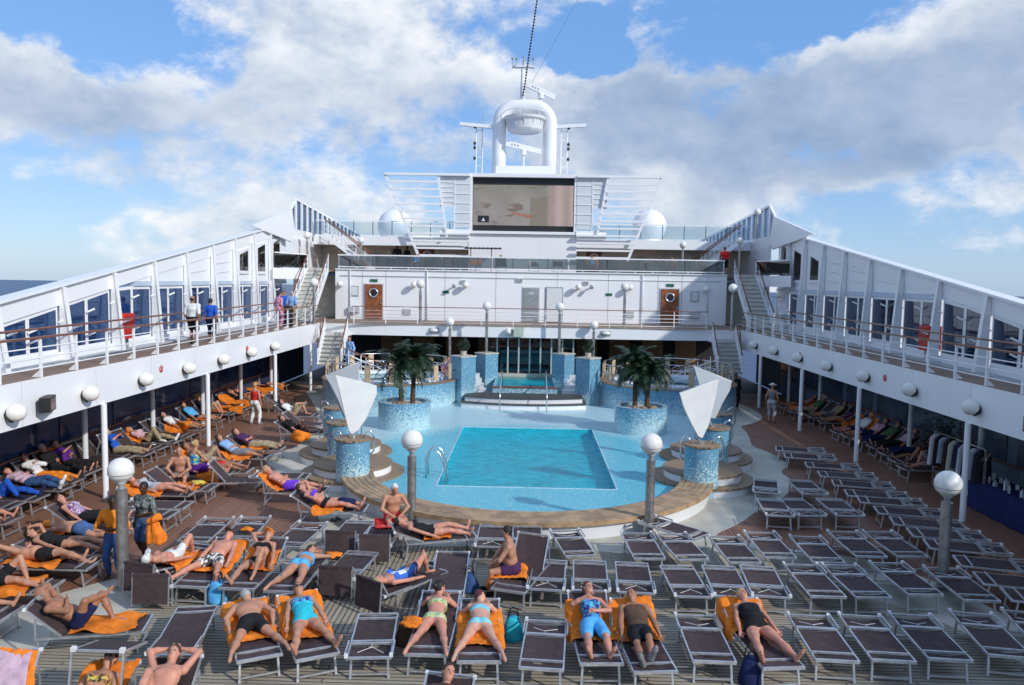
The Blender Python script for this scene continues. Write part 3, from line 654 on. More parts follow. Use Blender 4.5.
    def cb(mb, nm, mt): mb.v = [(x-sgn*13.4, y-46, z-FT) for x, y, z in mb.v]; return mb.build(nm, mt, c)
    cb(MB().bb(sgn*11.55, sgn*13.9, 47.6, 47.8, FT, 6.1), 'recess_wall', CREAM)
    b = MB(); b.prism([(sgn*13.9, 42.0), (sgn*13.9, 47.58), (sgn*13.0, 47.58), (sgn*13.0, 45.2)], 5.9, 6.5); cb(b, 'slab', WHITE)
    b = MB(); b.bar((sgn*13.0, 45.25, 6.92), (sgn*13.85, 42.2, 6.92), .02, .74); cb(b, 'glass', GLASSD)
    b = MB(); b.bar((sgn*13.0, 45.25, 7.33), (sgn*13.85, 42.2, 7.33), .08, .06); cb(b, 'rail', WHITE)
# ------------------------------------------------------------------ deckhouse across the ship
dh = thing('deckhouse', 'white deckhouse across the ship with mahogany porthole doors and glass railing above', 'building', (0, 46, 0))
def db(mb, nm, mt, par=None, smooth=False): mb.v = [(x, y-46, z) for x, y, z in mb.v]; return mb.build(nm, mt, par or dh, smooth)
db(MB().bb(-11.5, 11.5, 46, 46.2, FT, 6.5), 'wall', WHITE)
for x_ in (-9.9, -8.5, -5.0, -2.0, 1.6, 4.6, 7.5, 8.9): db(MB().bb(x_-.012, x_+.012, 45.992, 45.999, FT, 6.5), 'panel_seam', GREY)
db(MB().bb(-13.9, 13.9, 46.21, 64, 6.34, 6.5), 'upper_deck', GALD)
for sg in (-1, 1): db(MB().bb(sg*13.92, sg*14.06, 46.2, 64, FT, 8.29), 'side_plating', WHITE)
db(MB().bb(-11.5, 11.5, 45.9, 46.2, 6.501, 6.56), 'deck_edge', WHITE)
db(MB().bb(-11.3, 11.3, 42.0, 46, FT-.14, FT-.002), 'balcony_slab', WHITE2)
db(MB().bb(-11.2, 11.2, 42.1, 45.99, FT, FT+.006), 'balcony_planking', GALD)
bf = MB(); n_ = 24
pts = [(-11.3+22.6*k/n_, 41.95-.55*(1-abs(-1+2*k/n_)**6)) for k in range(n_+1)]
for a, c in zip(pts[:-1], pts[1:]): bf.prism([a, c, (c[0], 42.0), (a[0], 42.0)], 2.98, FT)
db(bf, 'balcony_fascia', WHITE)
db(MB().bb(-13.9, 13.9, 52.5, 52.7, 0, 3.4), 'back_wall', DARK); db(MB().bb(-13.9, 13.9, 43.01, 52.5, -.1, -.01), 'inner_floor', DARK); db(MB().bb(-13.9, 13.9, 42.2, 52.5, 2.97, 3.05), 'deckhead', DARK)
for k in range(10): db(MB().bb(-10+2.2*k, -8.6+2.2*k, 52.38, 52.49, .4, 2.3), 'painted_glow_panel', mat('warm_glow_colour', (.40, .24, .11), .5) if k == 0 else bpy.data.materials['warm_glow_colour'])  # warm lit patches indoors, put in as the panels' pale colour
for px, py0, py1, mt, nm in ((374, 284, 320, DOORW, 'door'), (670, 289, 324, DOORW, 'door'), (531.5, 288, 322, GREY, 'louvre_door'), (554.5, 287, 321, CREAM, 'panel_door')):
    x_, zt = AY(px, py0, 46); zt = 5.66 if nm == 'door' else 5.6; hw = .52 if nm == 'door' else .45
    if nm == 'panel_door': mt = WHITE2
    fr = db(MB().bb(x_-hw-.07, x_+hw+.07, 45.95, 45.991, FT, zt+.07), 'door_frame', WHITE2 if nm != 'panel_door' else GREY)
    d = MB(); d.bb(x_-hw, x_+hw, 45.90, 45.949, FT+.05, zt)
    if nm == 'louvre_door':
        for k in range(14): d.bb(x_-hw+.06, x_+hw-.06, 45.88, 45.899, FT+.15+k*.135, FT+.21+k*.135)
    d = db(d, nm, mt)
    if nm == 'door':
        b = MB(); b.tube([(x_+.24*math.cos(a), 45.88, zt-.5+.24*math.sin(a)) for a in [2*PI*k/24 for k in range(24)]], .05, 7, closed=True); db(b, 'porthole_ring', STEELB, d, True)
        b = MB(); b.tube([(x_, 45.899, zt-.5), (x_, 45.87, zt-.5)], .21, 20); db(b, 'porthole', BLACK, d)
        b = MB(); b.bb(x_+.40, x_+.46, 45.84, 45.899, 4.5, 4.65); db(b, 'handle', STEELB, d)
        db(MB().bb(x_-.22, x_+.22, 45.95, 45.99, zt+.14, zt+.30), 'exit_sign', GREEN)
        nb = 1.45 if x_ > 0 else -1.15
        db(MB().bb(x_+nb-.24, x_+nb+.24, 45.95, 45.99, 4.95, 5.55), 'notice_frame', GREY); db(MB().bb(x_+nb-.19, x_+nb+.19, 45.942, 45.949, 5.0, 5.5), 'notice', WHITE2)
        db(MB().bb(x_+nb-.3, x_+nb+.3, 45.75, 45.99, 4.0, 4.35), 'hose_box', mat('box_grey', (.5, .52, .53), .5))
    if nm == 'louvre_door': db(MB().bb(x_-.14, x_+.16, 45.89, 45.899+.002, 5.2, 5.32), 'door_plate', WHITE, d)
for px, py in ((446, 292), (609, 294.5)):
    x_, z_ = AY(px, py, 46); db(MB().bb(x_-.18, x_+.18, 45.95, 45.99, z_-.07, z_+.07), 'exit_sign', GREEN)
for i, (px, py) in enumerate(((340, 284), (414, 284.5), (465.5, 285), (578.5, 287), (630, 287.5), (706, 289.6))):
    x_, z_ = AY(px, py, 45.65)
    o = thing('wall_globe', f'{["leftmost", "second", "third", "fourth", "fifth", "rightmost"][i]} of six small globe lamps on the white deckhouse wall', 'globe lamp', (x_, 45.99, z_), 0, 'globe lamps on the deckhouse wall')
    b = MB(); b.sphere((0, -.36, 0), .19, 16); b.build('globe', GLOBE, o, True); b = MB(); b.tube([(0, 0, -.1), (0, -.3, -.12)], .07, 8); b.build('bracket', GREY, o)
for i, (px, py) in enumerate(((454, 286), (591, 287))):
    x_, z_ = AY(px, py, 45.8); o = thing('spot_light', f'small stick spot light on the deckhouse wall, {["left", "right"][i]} of two', 'spot light', (x_, 45.99, z_), 0, 'spot lights on the deckhouse wall')
    b = MB(); b.tube([(0, 0, -.05), (.0, -.35, .05)], .05, 8); b.build('arm', GREY, o); b = MB(); b.tube([(0, -.33, .04), (.03, -.5, -.05)], .10, 10); b.build('lamp_head', GREY, o)
o = thing('flood_light_box', 'pale green box flood light on the middle of the balcony fascia', 'flood light', (-.55, 41.35, 3.30)); MB().box((0, -.2, 0), (.52, .3, .48)).build('housing', mat('pale_green', (.46, .52, .42), .5), o); b = MB(); b.sphere((-.55, -.12, .02), .19, 12); b.build('side_lamp', GLOBE, o, True); MB().bar((0, 0, 0), (-.5, 0, 0), .08).build('bracket', GREY, o)
for i, px in enumerate((434, 606)):
    x_, z_ = AY(px, 328 if i == 0 else 333, 41.3); o = thing('oval_lamp', f'small oval bulkhead lamp on the balcony fascia, {["left", "right"][i]} one', 'bulkhead lamp', (x_, 41.38, 3.3), 0, 'oval fascia lamps'); b = MB(); b.sphere((0, -.1, 0), .14, 12, .8); b.v = [(x*1.7, y, z) for x, y, z in b.v]; b.build('lens', GLOBE, o, True); MB().box((0, -.02, 0), (.5, .04, .24)).build('backplate', GREY, o)
for x_, z_, w_, h_ in ((-7.2, 4.1, .45, .35), (-3.9, 5.9, .30, .20), (3.3, 5.95, .30, .20), (5.9, 4.15, .5, .4), (-.6, 6.05, .36, .22)):
    vb_ = MB(); vb_.bb(x_-w_/2, x_+w_/2, 45.90, 45.99, z_-h_/2, z_+h_/2); vb_ = db(vb_, 'vent_box', WHITE2)
    for k in range(4): db(MB().bb(x_-w_/2+.03, x_+w_/2-.03, 45.885, 45.899, z_-h_/2+.03+k*(h_-.06)/4, z_-h_/2+.06+k*(h_-.06)/4), 'vent_slat', GREY, vb_)
for x_ in (-10.6, -6.05, 6.6, 10.4):
    b = MB(); b.tube([(x_, 45.93, FT), (x_, 45.93, 6.5)], .035, 8); db(b, 'drain_pipe', WHITE2, None, True)
b = MB(); b.tube([(-11.2, 45.95, 6.15), (11.2, 45.95, 6.15)], .02, 6); db(b, 'cable_conduit', WHITE2, None, True)
# balcony railing
r = thing('balcony_railing', 'thin white railing along the balcony in front of the deckhouse wall', 'railing', (0, 41.6, FT))
b = MB(); b.box((0, 0, .93), (19.0, .08, .04)); b.build('handrail', HANDR, r)
for z_ in (.12, .34, .52, .72):
    b = MB(); b.tube([(-9.5, 0, z_), (9.5, 0, z_)], .014, 5); b.build('lower_rail', WHITE, r, True)
for k in range(12):
    MB().box((-9.4+18.8*k/11, 0, .46), (.04, .04, .92)).build('post', WHITE, r)
db(MB().bb(-11.2, 11.2, 41.35, 41.5, FT+.001, FT+.03), 'toe_board', RIMW)
# glass railing on the upper deck
r = thing('glass_railing', 'long smoked glass railing on the upper deck edge', 'railing', (0, 46.05, 6.56))
for k in range(10): MB().box((-10.17+2.26*k, 0, .44), (2.2, .014, .60)).build('pane', GLASSD, r)
MB().box((0, 0, .80), (22.7, .10, .07)).build('top_rail', WHITE, r); MB().box((0, 0, .11), (22.7, .06, .05)).build('bottom_rail', WHITE, r)
for k in range(23): MB().box((-11.3+22.6*k/22, .05, .37), (.05, .05, .80)).build('post', WHITE, r)
# upper level
ul = thing('upper_house', 'cream upper deckhouse under the top deck overhang', 'building', (0, 52, 6.5))
def lb(mb, nm, mt, par=None, smooth=False): mb.v = [(x, y-52, z-6.5) for x, y, z in mb.v]; return mb.build(nm, mt, par or ul, smooth)
lb(MB().bb(-13.9, 13.9, 52, 52.2, 6.5, 8.5), 'wall', CREAM)
lb(MB().bb(-13.9, 13.9, 50.0, 64, 8.12, 8.68), 'top_deck', WHITE)
for i, px in enumerate((427, 594)):
    x_, z_ = AY(px, 250, 52); lb(MB().bb(x_-.5, x_+.5, 51.94, 51.999, 6.55, 8.0), 'door', DOORW)
    b = MB(); zc = 7.6; b.tube([(x_+.24*math.cos(a), 51.9, zc+.24*math.sin(a)) for a in [2*PI*k/20 for k in range(20)]], .07, 6, closed=True); lb(b, 'lifebuoy', WHITE, None, True)
for px in (375, 405, 640, 611): 
    x_, z_ = AY(px, 250, 52); lb(MB().bb(x_-.3, x_+.3, 51.95, 51.999, 6.9, 7.7), 'notice_frame', GREY)
for px in (340, 355, 390, 660, 690): 
    x_, z_ = AY(px, 246, 52); b = MB(); b.sphere((x_, 51.85, 7.75), .13, 10); lb(b, 'wall_lamp', GLOBE, None, True)
r = thing('top_glass_railing', 'clear glass railing along the top deck overhang', 'railing', (0, 50.05, 8.68))
for x0, x1 in ((-13.8, -3.95), (2.9, 13.8)):
    MB().box(((x0+x1)/2, 0, .5), (x1-x0, .014, .8)).build('pane', GLASSG, r); MB().box(((x0+x1)/2, 0, .98), (x1-x0, .08, .06)).build('top_rail', WHITE, r)
    n_ = 8
    for k in range(n_+1): MB().box((x0+(x1-x0)*k/n_, .04, .5), (.05, .05, 1.0)).build('post', WHITE, r)
# ------------------------------------------------------------------ video screen tower
tw = thing('screen_tower', 'white tower carrying the big outdoor video screen', 'tower', (-.5, 50, 6.5))
def tb(mb, nm, mt, par=None): mb.v = [(x+.5, y-50, z-6.5) for x, y, z in mb.v]; return mb.build(nm, mt, par or tw)
tb(MB().bb(-3.95, 2.92, 49.95, 50.4, 6.5, 8.95), 'lower_wall', WHITE); tb(MB().bb(-3.95, 2.92, 50.41, 53.5, 6.5, 12.6), 'body', WHITE)
vs = thing('video_screen', 'large outdoor video screen showing a beige beach picture in a white frame', 'screen', (-.5, 49.9, 8.95))
def vb(mb, nm, mt): mb.v = [(x+.5, y-49.9, z-8.95) for x, y, z in mb.v]; return mb.build(nm, mt, vs)
for q_ in ((-3.95, 2.92, 8.951, 9.12), (-3.95, 2.92, 12.5, 12.72), (-3.95, -3.73, 9.121, 12.499), (2.70, 2.92, 9.121, 12.499)): vb(MB().bb(q_[0], q_[1], 49.75, 50.4, q_[2], q_[3]), 'frame', WHITE)
vb(MB().bb(-3.729, 2.699, 50.1, 50.3, 9.121, 12.499), 'bezel', BLACK)
m, t, p = new_mat('screen_picture'); t.n.remove(p); out = t.n['Material Output']; P = wpos(t); s = t.sep(P)
gx = t.math('MULTIPLY_ADD', s[0], 1/6.35, 3.70/6.35); gz = t.math('MULTIPLY_ADD', s[2], 1/2.58, -9.5/2.58)
n1 = t.noise(P, .8, 4, .55); n2 = t.noise(t.mapping(P, rot=(0, .5, 0), scale=(.6, 1, 2.4)), 1.3, 3, .5, .5)
c = t.mix(n1, (.15, .145, .15), (.30, .282, .278))
c = t.mix(t.math('MULTIPLY', t.ss(n2, .56, .68), .7), c, (.12, .085, .07))
c = t.mix(t.math('MULTIPLY', t.ss(gz, .45, 1.0), .45), c, (.16, .17, .13))
bx = t.math('MULTIPLY', t.math('MULTIPLY', t.math('GREATER_THAN', gx, .57), t.math('LESS_THAN', gx, .76)), t.math('LESS_THAN', gz, .68))
c = t.mix(t.math('MULTIPLY', bx, .8), c, (.17, .155, .13))
col_ = t.math('MULTIPLY_ADD', t.math('SINE', t.math('MULTIPLY', gx, 42.0)), .5, .5)
rt = t.ss(gx, .72, .80); c = t.mix(t.math('MULTIPLY', rt, .9), c, t.mix(t.math('MULTIPLY', col_, n1), (.36, .30, .30), (.20, .14, .13)))
hand = t.math('ADD', t.ss(t.math('ABSOLUTE', t.math('ADD', t.math('SUBTRACT', gz, .26), t.math('MULTIPLY_ADD', gx, .45, -.225))), .045, .02), 0.0)
hand = t.math('MULTIPLY', hand, t.math('MULTIPLY', t.math('GREATER_THAN', gx, .40), t.math('LESS_THAN', gx, .60)))
c = t.mix(t.math('MULTIPLY', hand, .75), c, (.30, .11, .08))
em = t.new('ShaderNodeEmission'); t.put(em.inputs[0], c); em.inputs[1].default_value = .95; t.l.new(em.outputs[0], out.inputs[0])
vb(MB().bb(-3.70, 2.66, 50.06, 50.099, 9.50, 12.05), 'display', m)
vb(MB().bb(-3.40, -2.68, 50.04, 50.059, 9.68, 10.10), 'caption_box', BLACK)
b = MB(); b.add([(-3.12, 50.035, 9.80), (-2.96, 50.035, 9.80), (-3.04, 50.035, 9.98)], [(0, 1, 2)]); b.bb(-3.15, -2.93, 50.03, 50.039, 9.76, 9.79); vb(b, 'caption_mark', WHITE)
rk = thing('rail_rack', 'dark low rack standing below the left of the video screen', 'rack', (-3.0, 49.2, 6.5))
for x_ in (-.75, .55): MB().box((x_, 0, .75), (.06, .06, 1.5)).build('leg', HANDR, rk)
b = MB(); 
for k in range(9): b.box((-1.0+k*.26, 0, 1.52), (.2, .25, .06))
b.box((-.0, 0, 1.47), (2.3, .06, .05)); b.build('slat_top', BLACK, rk)
# slatted wings
for sgn in (-1, 1):
    P0, P1, q0, q1, E = ((385, 174), (419, 257), (438, 176), (447, 237), 470) if sgn < 0 else ((662, 178), (627, 262), (608, 177), (597, 236), 577)
    a, c = AY(*P0, 49.6), AY(*P1, 49.6); i0, i1 = AY(*q0, 49.6), AY(*q1, 49.6); ex = AY(E, 200, 49.6)[0]
    o = thing('slatted_wing', f'{sd[sgn]} slanting white slatted wing beside the video screen', 'lattice', (ex, 49.6, 7.5), 0, 'slatted wings beside the screen')
    def wb(mb, nm, mt): mb.v = [(x-ex, y-49.6, z-7.5) for x, y, z in mb.v]; return mb.build(nm, mt, o)
    zt_ = 12.58
    wb(MB().bar((a[0], 49.6, zt_), (ex, 49.6, zt_), .30, .14), 'top_bar', WHITE)
    wb(MB().bar((a[0], 49.6, zt_), (c[0], 49.6, c[1]), .16, .12, (0, 1, 0)), 'outer_post', WHITE); wb(MB().bar((i0[0], 49.6, zt_-.05), (i1[0], 49.6, i1[1]), .14, .10, (0, 1, 0)), 'inner_post', WHITE)
    for k in range(11):
        z_ = zt_-.46*(k+1)
        if z_ < c[1]+.1: break
        xo = a[0]+(c[0]-a[0])*(zt_-z_)/(zt_-c[1]); xi = i0[0]+(i1[0]-i0[0])*(zt_-z_)/(zt_-i1[1]) if z_ > i1[1]+.3 else ex
        wb(MB().bar((xo, 49.6, z_), (xi, 49.6, z_), .15, .12), 'slat', WHITE)
    xi = ex+sgn*.95; xj = ex+sgn*1.9
    pm = mat('frosted_panel', (.66, .69, .71), .4, 0, .03) if sgn < 0 else bpy.data.materials['frosted_panel']
    wb(MB().bb(ex, xi, 49.72, 49.74, 9.3, 12.5), 'perforated_panel', pm); wb(MB().bb(xi+sgn*.05, xj, 49.72, 49.74, 10.6, 12.5), 'perforated_panel', pm)
    wb(MB().bb(xi, xi+sgn*.06, 49.69, 49.76, 9.2, 12.5), 'mullion', WHITE)
    for k in range(5): wb(MB().bb(ex, xi-sgn*.002, 49.68, 49.71, 9.6+.6*k, 9.65+.6*k), 'crossbar', WHITE)
    for k in range(7): wb(MB().bb(xi+sgn*.062, xj, 49.68, 49.71, 10.6+.3*k, 10.64+.3*k), 'crossbar', WHITE)
    wb(MB().bb(ex, xj, 49.69, 49.9, 8.7, 9.2), 'base_panel', WHITE)
# radomes
for px, py, lab in ((395, 225, 'white satellite dome left of the video screen'), (649, 225, 'white satellite dome right of the video screen')):
    x_, z_ = AY(px, py, 56); o = thing('satellite_dome', lab, 'satellite dome', (x_, 56, 8.68), 0, 'white satellite domes')
    b = MB(); b.sphere((0, 0, z_-8.68-.1), 1.22, 32); b.build('dome', WHITE, o, True); b = MB(); b.lathe([(.8, 0), (.8, .5), (1.0, .8)], 24); b.build('pedestal', WHITE, o)
# ------------------------------------------------------------------ radar mast
ms = thing('radar_mast', 'white arched radar mast rising above the video screen', 'mast', (-.58, 54, 12.6))
XC = -.55
def mb_(mb, nm, mt, smooth=False, par=None): mb.v = [(x+.58, y-54, z-12.6) for x, y, z in mb.v]; return mb.build(nm, mt, par or ms, smooth)
hw, zt_, rc = 1.72, 17.78, 1.15
pts = [(XC-hw, 54, 12.7), (XC-hw, 54, 14.5)]+[(XC-hw+rc-rc*math.cos(a), 54, zt_-rc+rc*math.sin(a)) for a in [PI/2*k/8 for k in range(9)]]+[(XC+hw-rc+rc*math.sin(a), 54, zt_-rc+rc*math.cos(a)) for a in [PI/2*k/8 for k in range(9)]]+[(XC+hw, 54, 14.5), (XC+hw, 54, 12.7)]
b = MB(); b.tube(pts, .47, 20); mb_(b, 'arch', WHITE, True)
mb_(MB().bb(XC-1.9, XC+1.9, 53.5, 54.5, 12.7, 13.75), 'base', WHITE)
b = MB(); b.lathe([(1e-4, 15.95), (1.0, 16.0), (1.16, 16.15), (1.22, 16.72), (1.40, 16.82), (1.42, 16.98), (1e-4, 17.0)], 32, (XC, 53.7, 0)); mb_(b, 'lamp_gallery', WHITE2, 'auto')
for k in range(12):
    a = 2*PI*k/12; b = MB(); b.bar((XC+1.28*math.cos(a), 53.7+1.28*math.sin(a), 16.75), (XC+1.08*math.cos(a), 53.7+1.08*math.sin(a), 16.05), .06); mb_(b, 'gallery_rib', WHITE)
b = MB(); b.tube([(XC+1.34*math.cos(2*PI*k/24), 53.7+1.34*math.sin(2*PI*k/24), 17.35) for k in range(24)], .025, 5, closed=True); mb_(b, 'gallery_rail', WHITE)
for k in range(6):
    a = 2*PI*k/6+.3; b = MB(); b.tube([(XC+1.34*math.cos(a), 53.7+1.34*math.sin(a), 16.98), (XC+1.34*math.cos(a), 53.7+1.34*math.sin(a), 17.35)], .02, 5); mb_(b, 'gallery_stanchion', WHITE)
def radar(px0, py0, px1, py1, Y, z0):
    a, c = AY(px0, py0, Y), AY(px1, py1, Y); a = Vector((a[0], Y-.15, a[1])); c = Vector((c[0], Y+.15, c[1])); m_ = (a+c)/2
    r_ = mb_(MB().bar(a, c, .22, .34), 'radar_scanner', WHITE)
    d = (c-a).normalized()
    for k in (0, 1, 2): mb_(MB().bar(a+d*(.35+.2*k), a+d*(.47+.2*k), .224, .12), 'scanner_lettering', GREY, False, r_)
    b = MB(); b.tube([m_-Vector((0, 0, .17)), (m_.x, Y, m_.z-.5)], .2, 12); mb_(b, 'radar_motor', WHITE)
    b = MB(); b.tube([(m_.x, Y, m_.z-.5), (m_.x, Y, z0)], .08, 8); mb_(b, 'radar_post', WHITE2)
radar(506, 143.5, 541, 151.5, 53.6, 13.7); radar(527, 85, 555, 97, 54, 18.1)
tx, tz = AY(524, 62, 54); bx_, bz = AY(522.5, 101, 54)
b = MB(); b.tube([(bx_, 54, bz-.2), (bx_+.02, 54, tz-.3)], .20, 12, .13); mb_(b, 'pole', WHITE, True)
mb_(MB().bb(bx_-.75, bx_+.75, 53.8, 54.2, tz-.38, tz-.26), 'crosstree', WHITE)
b = MB(); b.tube([(bx_, 54, tz-.3), (bx_+.05, 54, tz+.4)], .06, 8); mb_(b, 'finial', GREY)
for dx in (-.72, -.45, .68): b = MB(); b.tube([(bx_+dx, 54, tz-.26), (bx_+dx, 54, tz+.15)], .025, 6); b.sphere((bx_+dx, 54, tz+.22), .09, 8); mb_(b, 'wind_sensor', GREY)
for px0, py0, px1, py1 in ((460, 124, 492, 127), (556, 127, 586, 125.5)):
    a, c = AY(px0, py0, 54), AY(px1, py1, 54); mb_(MB().bar((a[0], 54, a[1]), (c[0], 54, c[1]), .35, .22), 'yard', WHITE)
for px, sg in ((482, -1), (561, 1)):
    x_, _ = AY(px, 150, 54)
    for dx in (0, sg*.42): b = MB(); b.tube([(x_+dx, 54.2, 12.7), (x_+dx, 54.2, 16.5)], .045, 6); mb_(b, 'side_frame', WHITE)
    for k in range(6): mb_(MB().bar((x_, 54.2, 13.2+.6*k), (x_+sg*.42, 54.2, 13.2+.6*k), .05), 'side_rung', WHITE)
    for zz in (13.1, 14.3, 15.0, 15.3, 16.4): b = MB(); b.sphere((x_+sg*.5, 54.0, zz), .10, 8, 1.3); mb_(b, 'signal_lamp', BLACK)
def cable(p0, p1, lab, r, beads=0):
    o = thing('mast_cable', lab, 'cable', p0); d = Vector(p1)-Vector(p0)
    b = MB(); b.tube([d*(k/10) for k in range(11)], r, 5); b.build('wire', GREY, o)
    if beads:
        b = MB()
        for k in range(beads): b.sphere(d*((k+.5)/beads), .07, 6, 1.2)
        b.build('signal_bulbs', BLACK, o)
a = AY(523, 98, 54); c = AY(543, -40, 52); cable((a[0], 53.6, a[1]), (c[0], 52, c[1]), 'dark beaded signal cable climbing from the radar mast to the upper right', .025, 46)
a = AY(531, 84, 54); c = AY(600, -40, 50); cable((a[0], 54, a[1]), (c[0], 50, c[1]), 'thin plain wire running from the radar mast up to the right', .012)
a = AY(481, 172, 54); c = AY(492, 60, 54.5); cable((a[0], 54, 12.7), (a[0]+.1, 54, 17.2), 'thin upright whip aerial on the left of the radar mast', .02)
# ------------------------------------------------------------------ stairs
def stairs(lab, a, b_, w_, n, rail=True, group='white ship stairs'):
    a = Vector(a); b_ = Vector(b_); o = thing('staircase', lab, 'staircase', a, 0, group); v = b_-a; d = Vector((v.x, v.y, 0)).normalized(); sd_ = Vector((-d.y, d.x, 0)); yaw = math.atan2(d.y, d.x)-PI/2
    for s_ in (-1, 1):
        off = sd_*(s_*w_/2)
        MB().bar(off+Vector((0, 0, .05)), v+off, .05, .26).build('stringer', WHITE, o)
        if rail:
            b = MB(); b.tube([off+Vector((0, 0, .95)), v+off+Vector((0, 0, .95))], .035, 7); b.build('handrail', HANDR, o, True)
            for hh in (.4, .68): b = MB(); b.tube([off+Vector((0, 0, hh)), v+off+Vector((0, 0, hh))], .018, 5); b.build('lower_rail', WHITE, o)
            for k in range(6): p = v*(k/5)+off; b = MB(); b.tube([p, p+Vector((0, 0, .95))], .025, 6); b.build('baluster', WHITE, o)
    for k in range(n):
        p = v*((k+.5)/n); MB().box((p.x, p.y, p.z), (w_-.06, .27, .045), yaw).build('tread', GREY, o)
        MB().box((p.x+d.x*.13, p.y+d.y*.13, p.z+.1), (w_-.062, .02, .17), yaw).build('riser', GREY if False else CREAM, o)
stairs('left white stairs from the gallery up to the upper deck', (-12.25, 41.3, FT), (-12.45, 45.7, 6.5), 1.2, 13)
stairs('right white stairs from the gallery up to the upper deck', (12.25, 41.3, FT), (12.45, 45.7, 6.5), 1.2, 13)
stairs('left stairs from the upper deck to the top deck, sloping up to the left', (-9.9, 49.0, 6.5), (-12.8, 49.0, 8.68), 1.0, 10)
stairs('right stairs from the upper deck to the top deck, sloping up to the right', (10.2, 49.0, 6.5), (12.9, 49.0, 8.68), 1.0, 10)
stairs('left stairs from the balcony down to a landing over the pool deck', (-10.2, 39.5, 1.45), (-10.2, 40.95, 3.05), 1.2, 8)
single('stair_landing', MB().bb(-10.9, -9.5, 41.0, 41.9, 2.96, 3.06), WHITE, 'small white landing below the left end of the balcony', 'landing')
stairs('left lower stairs descending behind the left hot tub', (-6.6, 41.2, .0), (-9.4, 39.6, 1.45), 1.2, 9)
stairs('right stairs from the balcony down to a landing over the pool deck', (10.2, 39.5, 1.45), (10.2, 40.95, 3.05), 1.2, 8)
single('stair_landing', MB().bb(9.5, 10.9, 41.0, 41.9, 2.96, 3.06), WHITE, 'small white landing below the right end of the balcony', 'landing')
stairs('right lower stairs descending behind the right hot tub', (6.6, 41.2, .0), (9.4, 39.6, 1.45), 1.2, 9)
# ------------------------------------------------------------------ lamp posts
def lamp(x_, y_, z0, zg, r_, pr, lab, rings=True, grp='globe lamp posts'):
    o = thing('lamp_post', lab, 'lamp post', (x_, y_, z0), 0, grp); h = zg-z0
    b = MB(); b.lathe([(1e-4, 0), (pr*1.5, 0), (pr*1.5, .03), (pr, .035), (pr, h-r_-.12), (1e-4, h-r_-.12)], 16); b.build('pole', STEEL, o, 'auto')
    b = MB(); b.lathe([(pr*.55, h-r_-.12), (pr*.55, h-r_-.04), (r_*.5, h-r_*.86), (1e-4, h-r_*.85)], 14); b.build('collar', GREY, o, True)
    b = MB(); b.sphere((0, 0, h), r_, 28); b.build('globe', GLOBE, o, True)
    if rings:
        for zz in (-.25, -.55): b = MB(); rr = math.sqrt(1-zz*zz)*r_+.004; b.tube([(rr*math.cos(2*PI*k/28), rr*math.sin(2*PI*k/28), h+zz*r_) for k in range(28)], .007, 4, closed=True); b.build('guard_ring', GREY, o)
for x_, y_, zg, lab in ((-7.69, 14.38, 2.3, 'large globe lamp post on the left among the sunbathers'), (-2.76, 18.4, 2.15, 'globe lamp post at the pool rim left of centre'), (2.93, 18.2, 2.22, 'globe lamp post at the pool rim right of centre'), (8.36, 15.39, 2.13, 'large globe lamp post on the right among empty loungers')):
    lamp(x_, y_, 0, zg, .238 if x_ < -5 else .258, .108, lab)
for px, py, Y, z0, lab in ((487, 306, 40.3, 2.26, 'small globe lamp on the rear left blue pillar'), (560, 307, 40.8, 2.26, 'small globe lamp on the rear right blue pillar'), (450, 322, 41.0, 0, 'small globe lamp post left of the blue pillars'), (594, 325, 41.0, 0, 'small globe lamp post right of the blue pillars'),
        (420.5, 284, 41.7, FT, 'slim globe lamp post on the balcony, left of the middle doors'), (625, 287, 41.7, FT, 'slim globe lamp post on the balcony, right of the middle doors'), (314, 282.5, 40.6, FT, 'globe lamp post at the foot of the left gallery stairs'), (733, 288, 40.6, FT, 'globe lamp post at the foot of the right gallery stairs'),
        (307, 235.5, 46.6, 6.5, 'globe lamp post by the upper left stairs head'), (740, 241, 46.6, 6.5, 'globe lamp post by the upper right stairs head'), (361, 240.5, 48, 6.5, 'small globe lamp post behind the glass railing on the left'), (683, 245, 48, 6.5, 'small globe lamp post behind the glass railing on the right'), (757.5, 212, 46.5, 8.68, 'small globe lamp on the top deck at the upper right')):
    x_, zg = AY(px, py, Y); lamp(x_, Y, z0, zg, .23 if Y < 42 else .21, .075, lab, False)
# ------------------------------------------------------------------ small fittings
for sgn, Y in ((-1, 24.6), (1, 25.6)):
    o = thing('hose_cabinet', f'red fire hose cabinet by the {sd[sgn]} gallery windows', 'hose cabinet', (sgn*(12.75+.06*(Y-21)), Y, FT), 0, 'red hose cabinets')
    MB().box((0, 0, .78), (.42, .62, .8)).build('cabinet', RED, o); MB().box((-sgn*.215, 0, .80), (.012, .5, .66)).build('door', mat('red_door', (.42, .015, .012), .4) if sgn < 0 else bpy.data.materials['red_door'], o)
    for dy in (-.22, .22): MB().box((0, dy, .19), (.06, .06, .38)).build('leg', GREY, o)
def bin_(x_, y_, lab):
    o = thing('litter_bin', lab, 'bin', (x_, y_, FT)); b = MB(); b.lathe([(1e-4, 0), (.22, 0), (.25, .95), (.27, .97), (1e-4, 1.05)], 16); b.build('body', BLACK, o, 'auto')
bin_(-11.9, 38.2, 'black litter bin on the left gallery beside the walkers')
o = thing('chair_stack', 'stack of white plastic chairs by the right gallery stairs', 'chairs', (13.1, 40.4, FT))
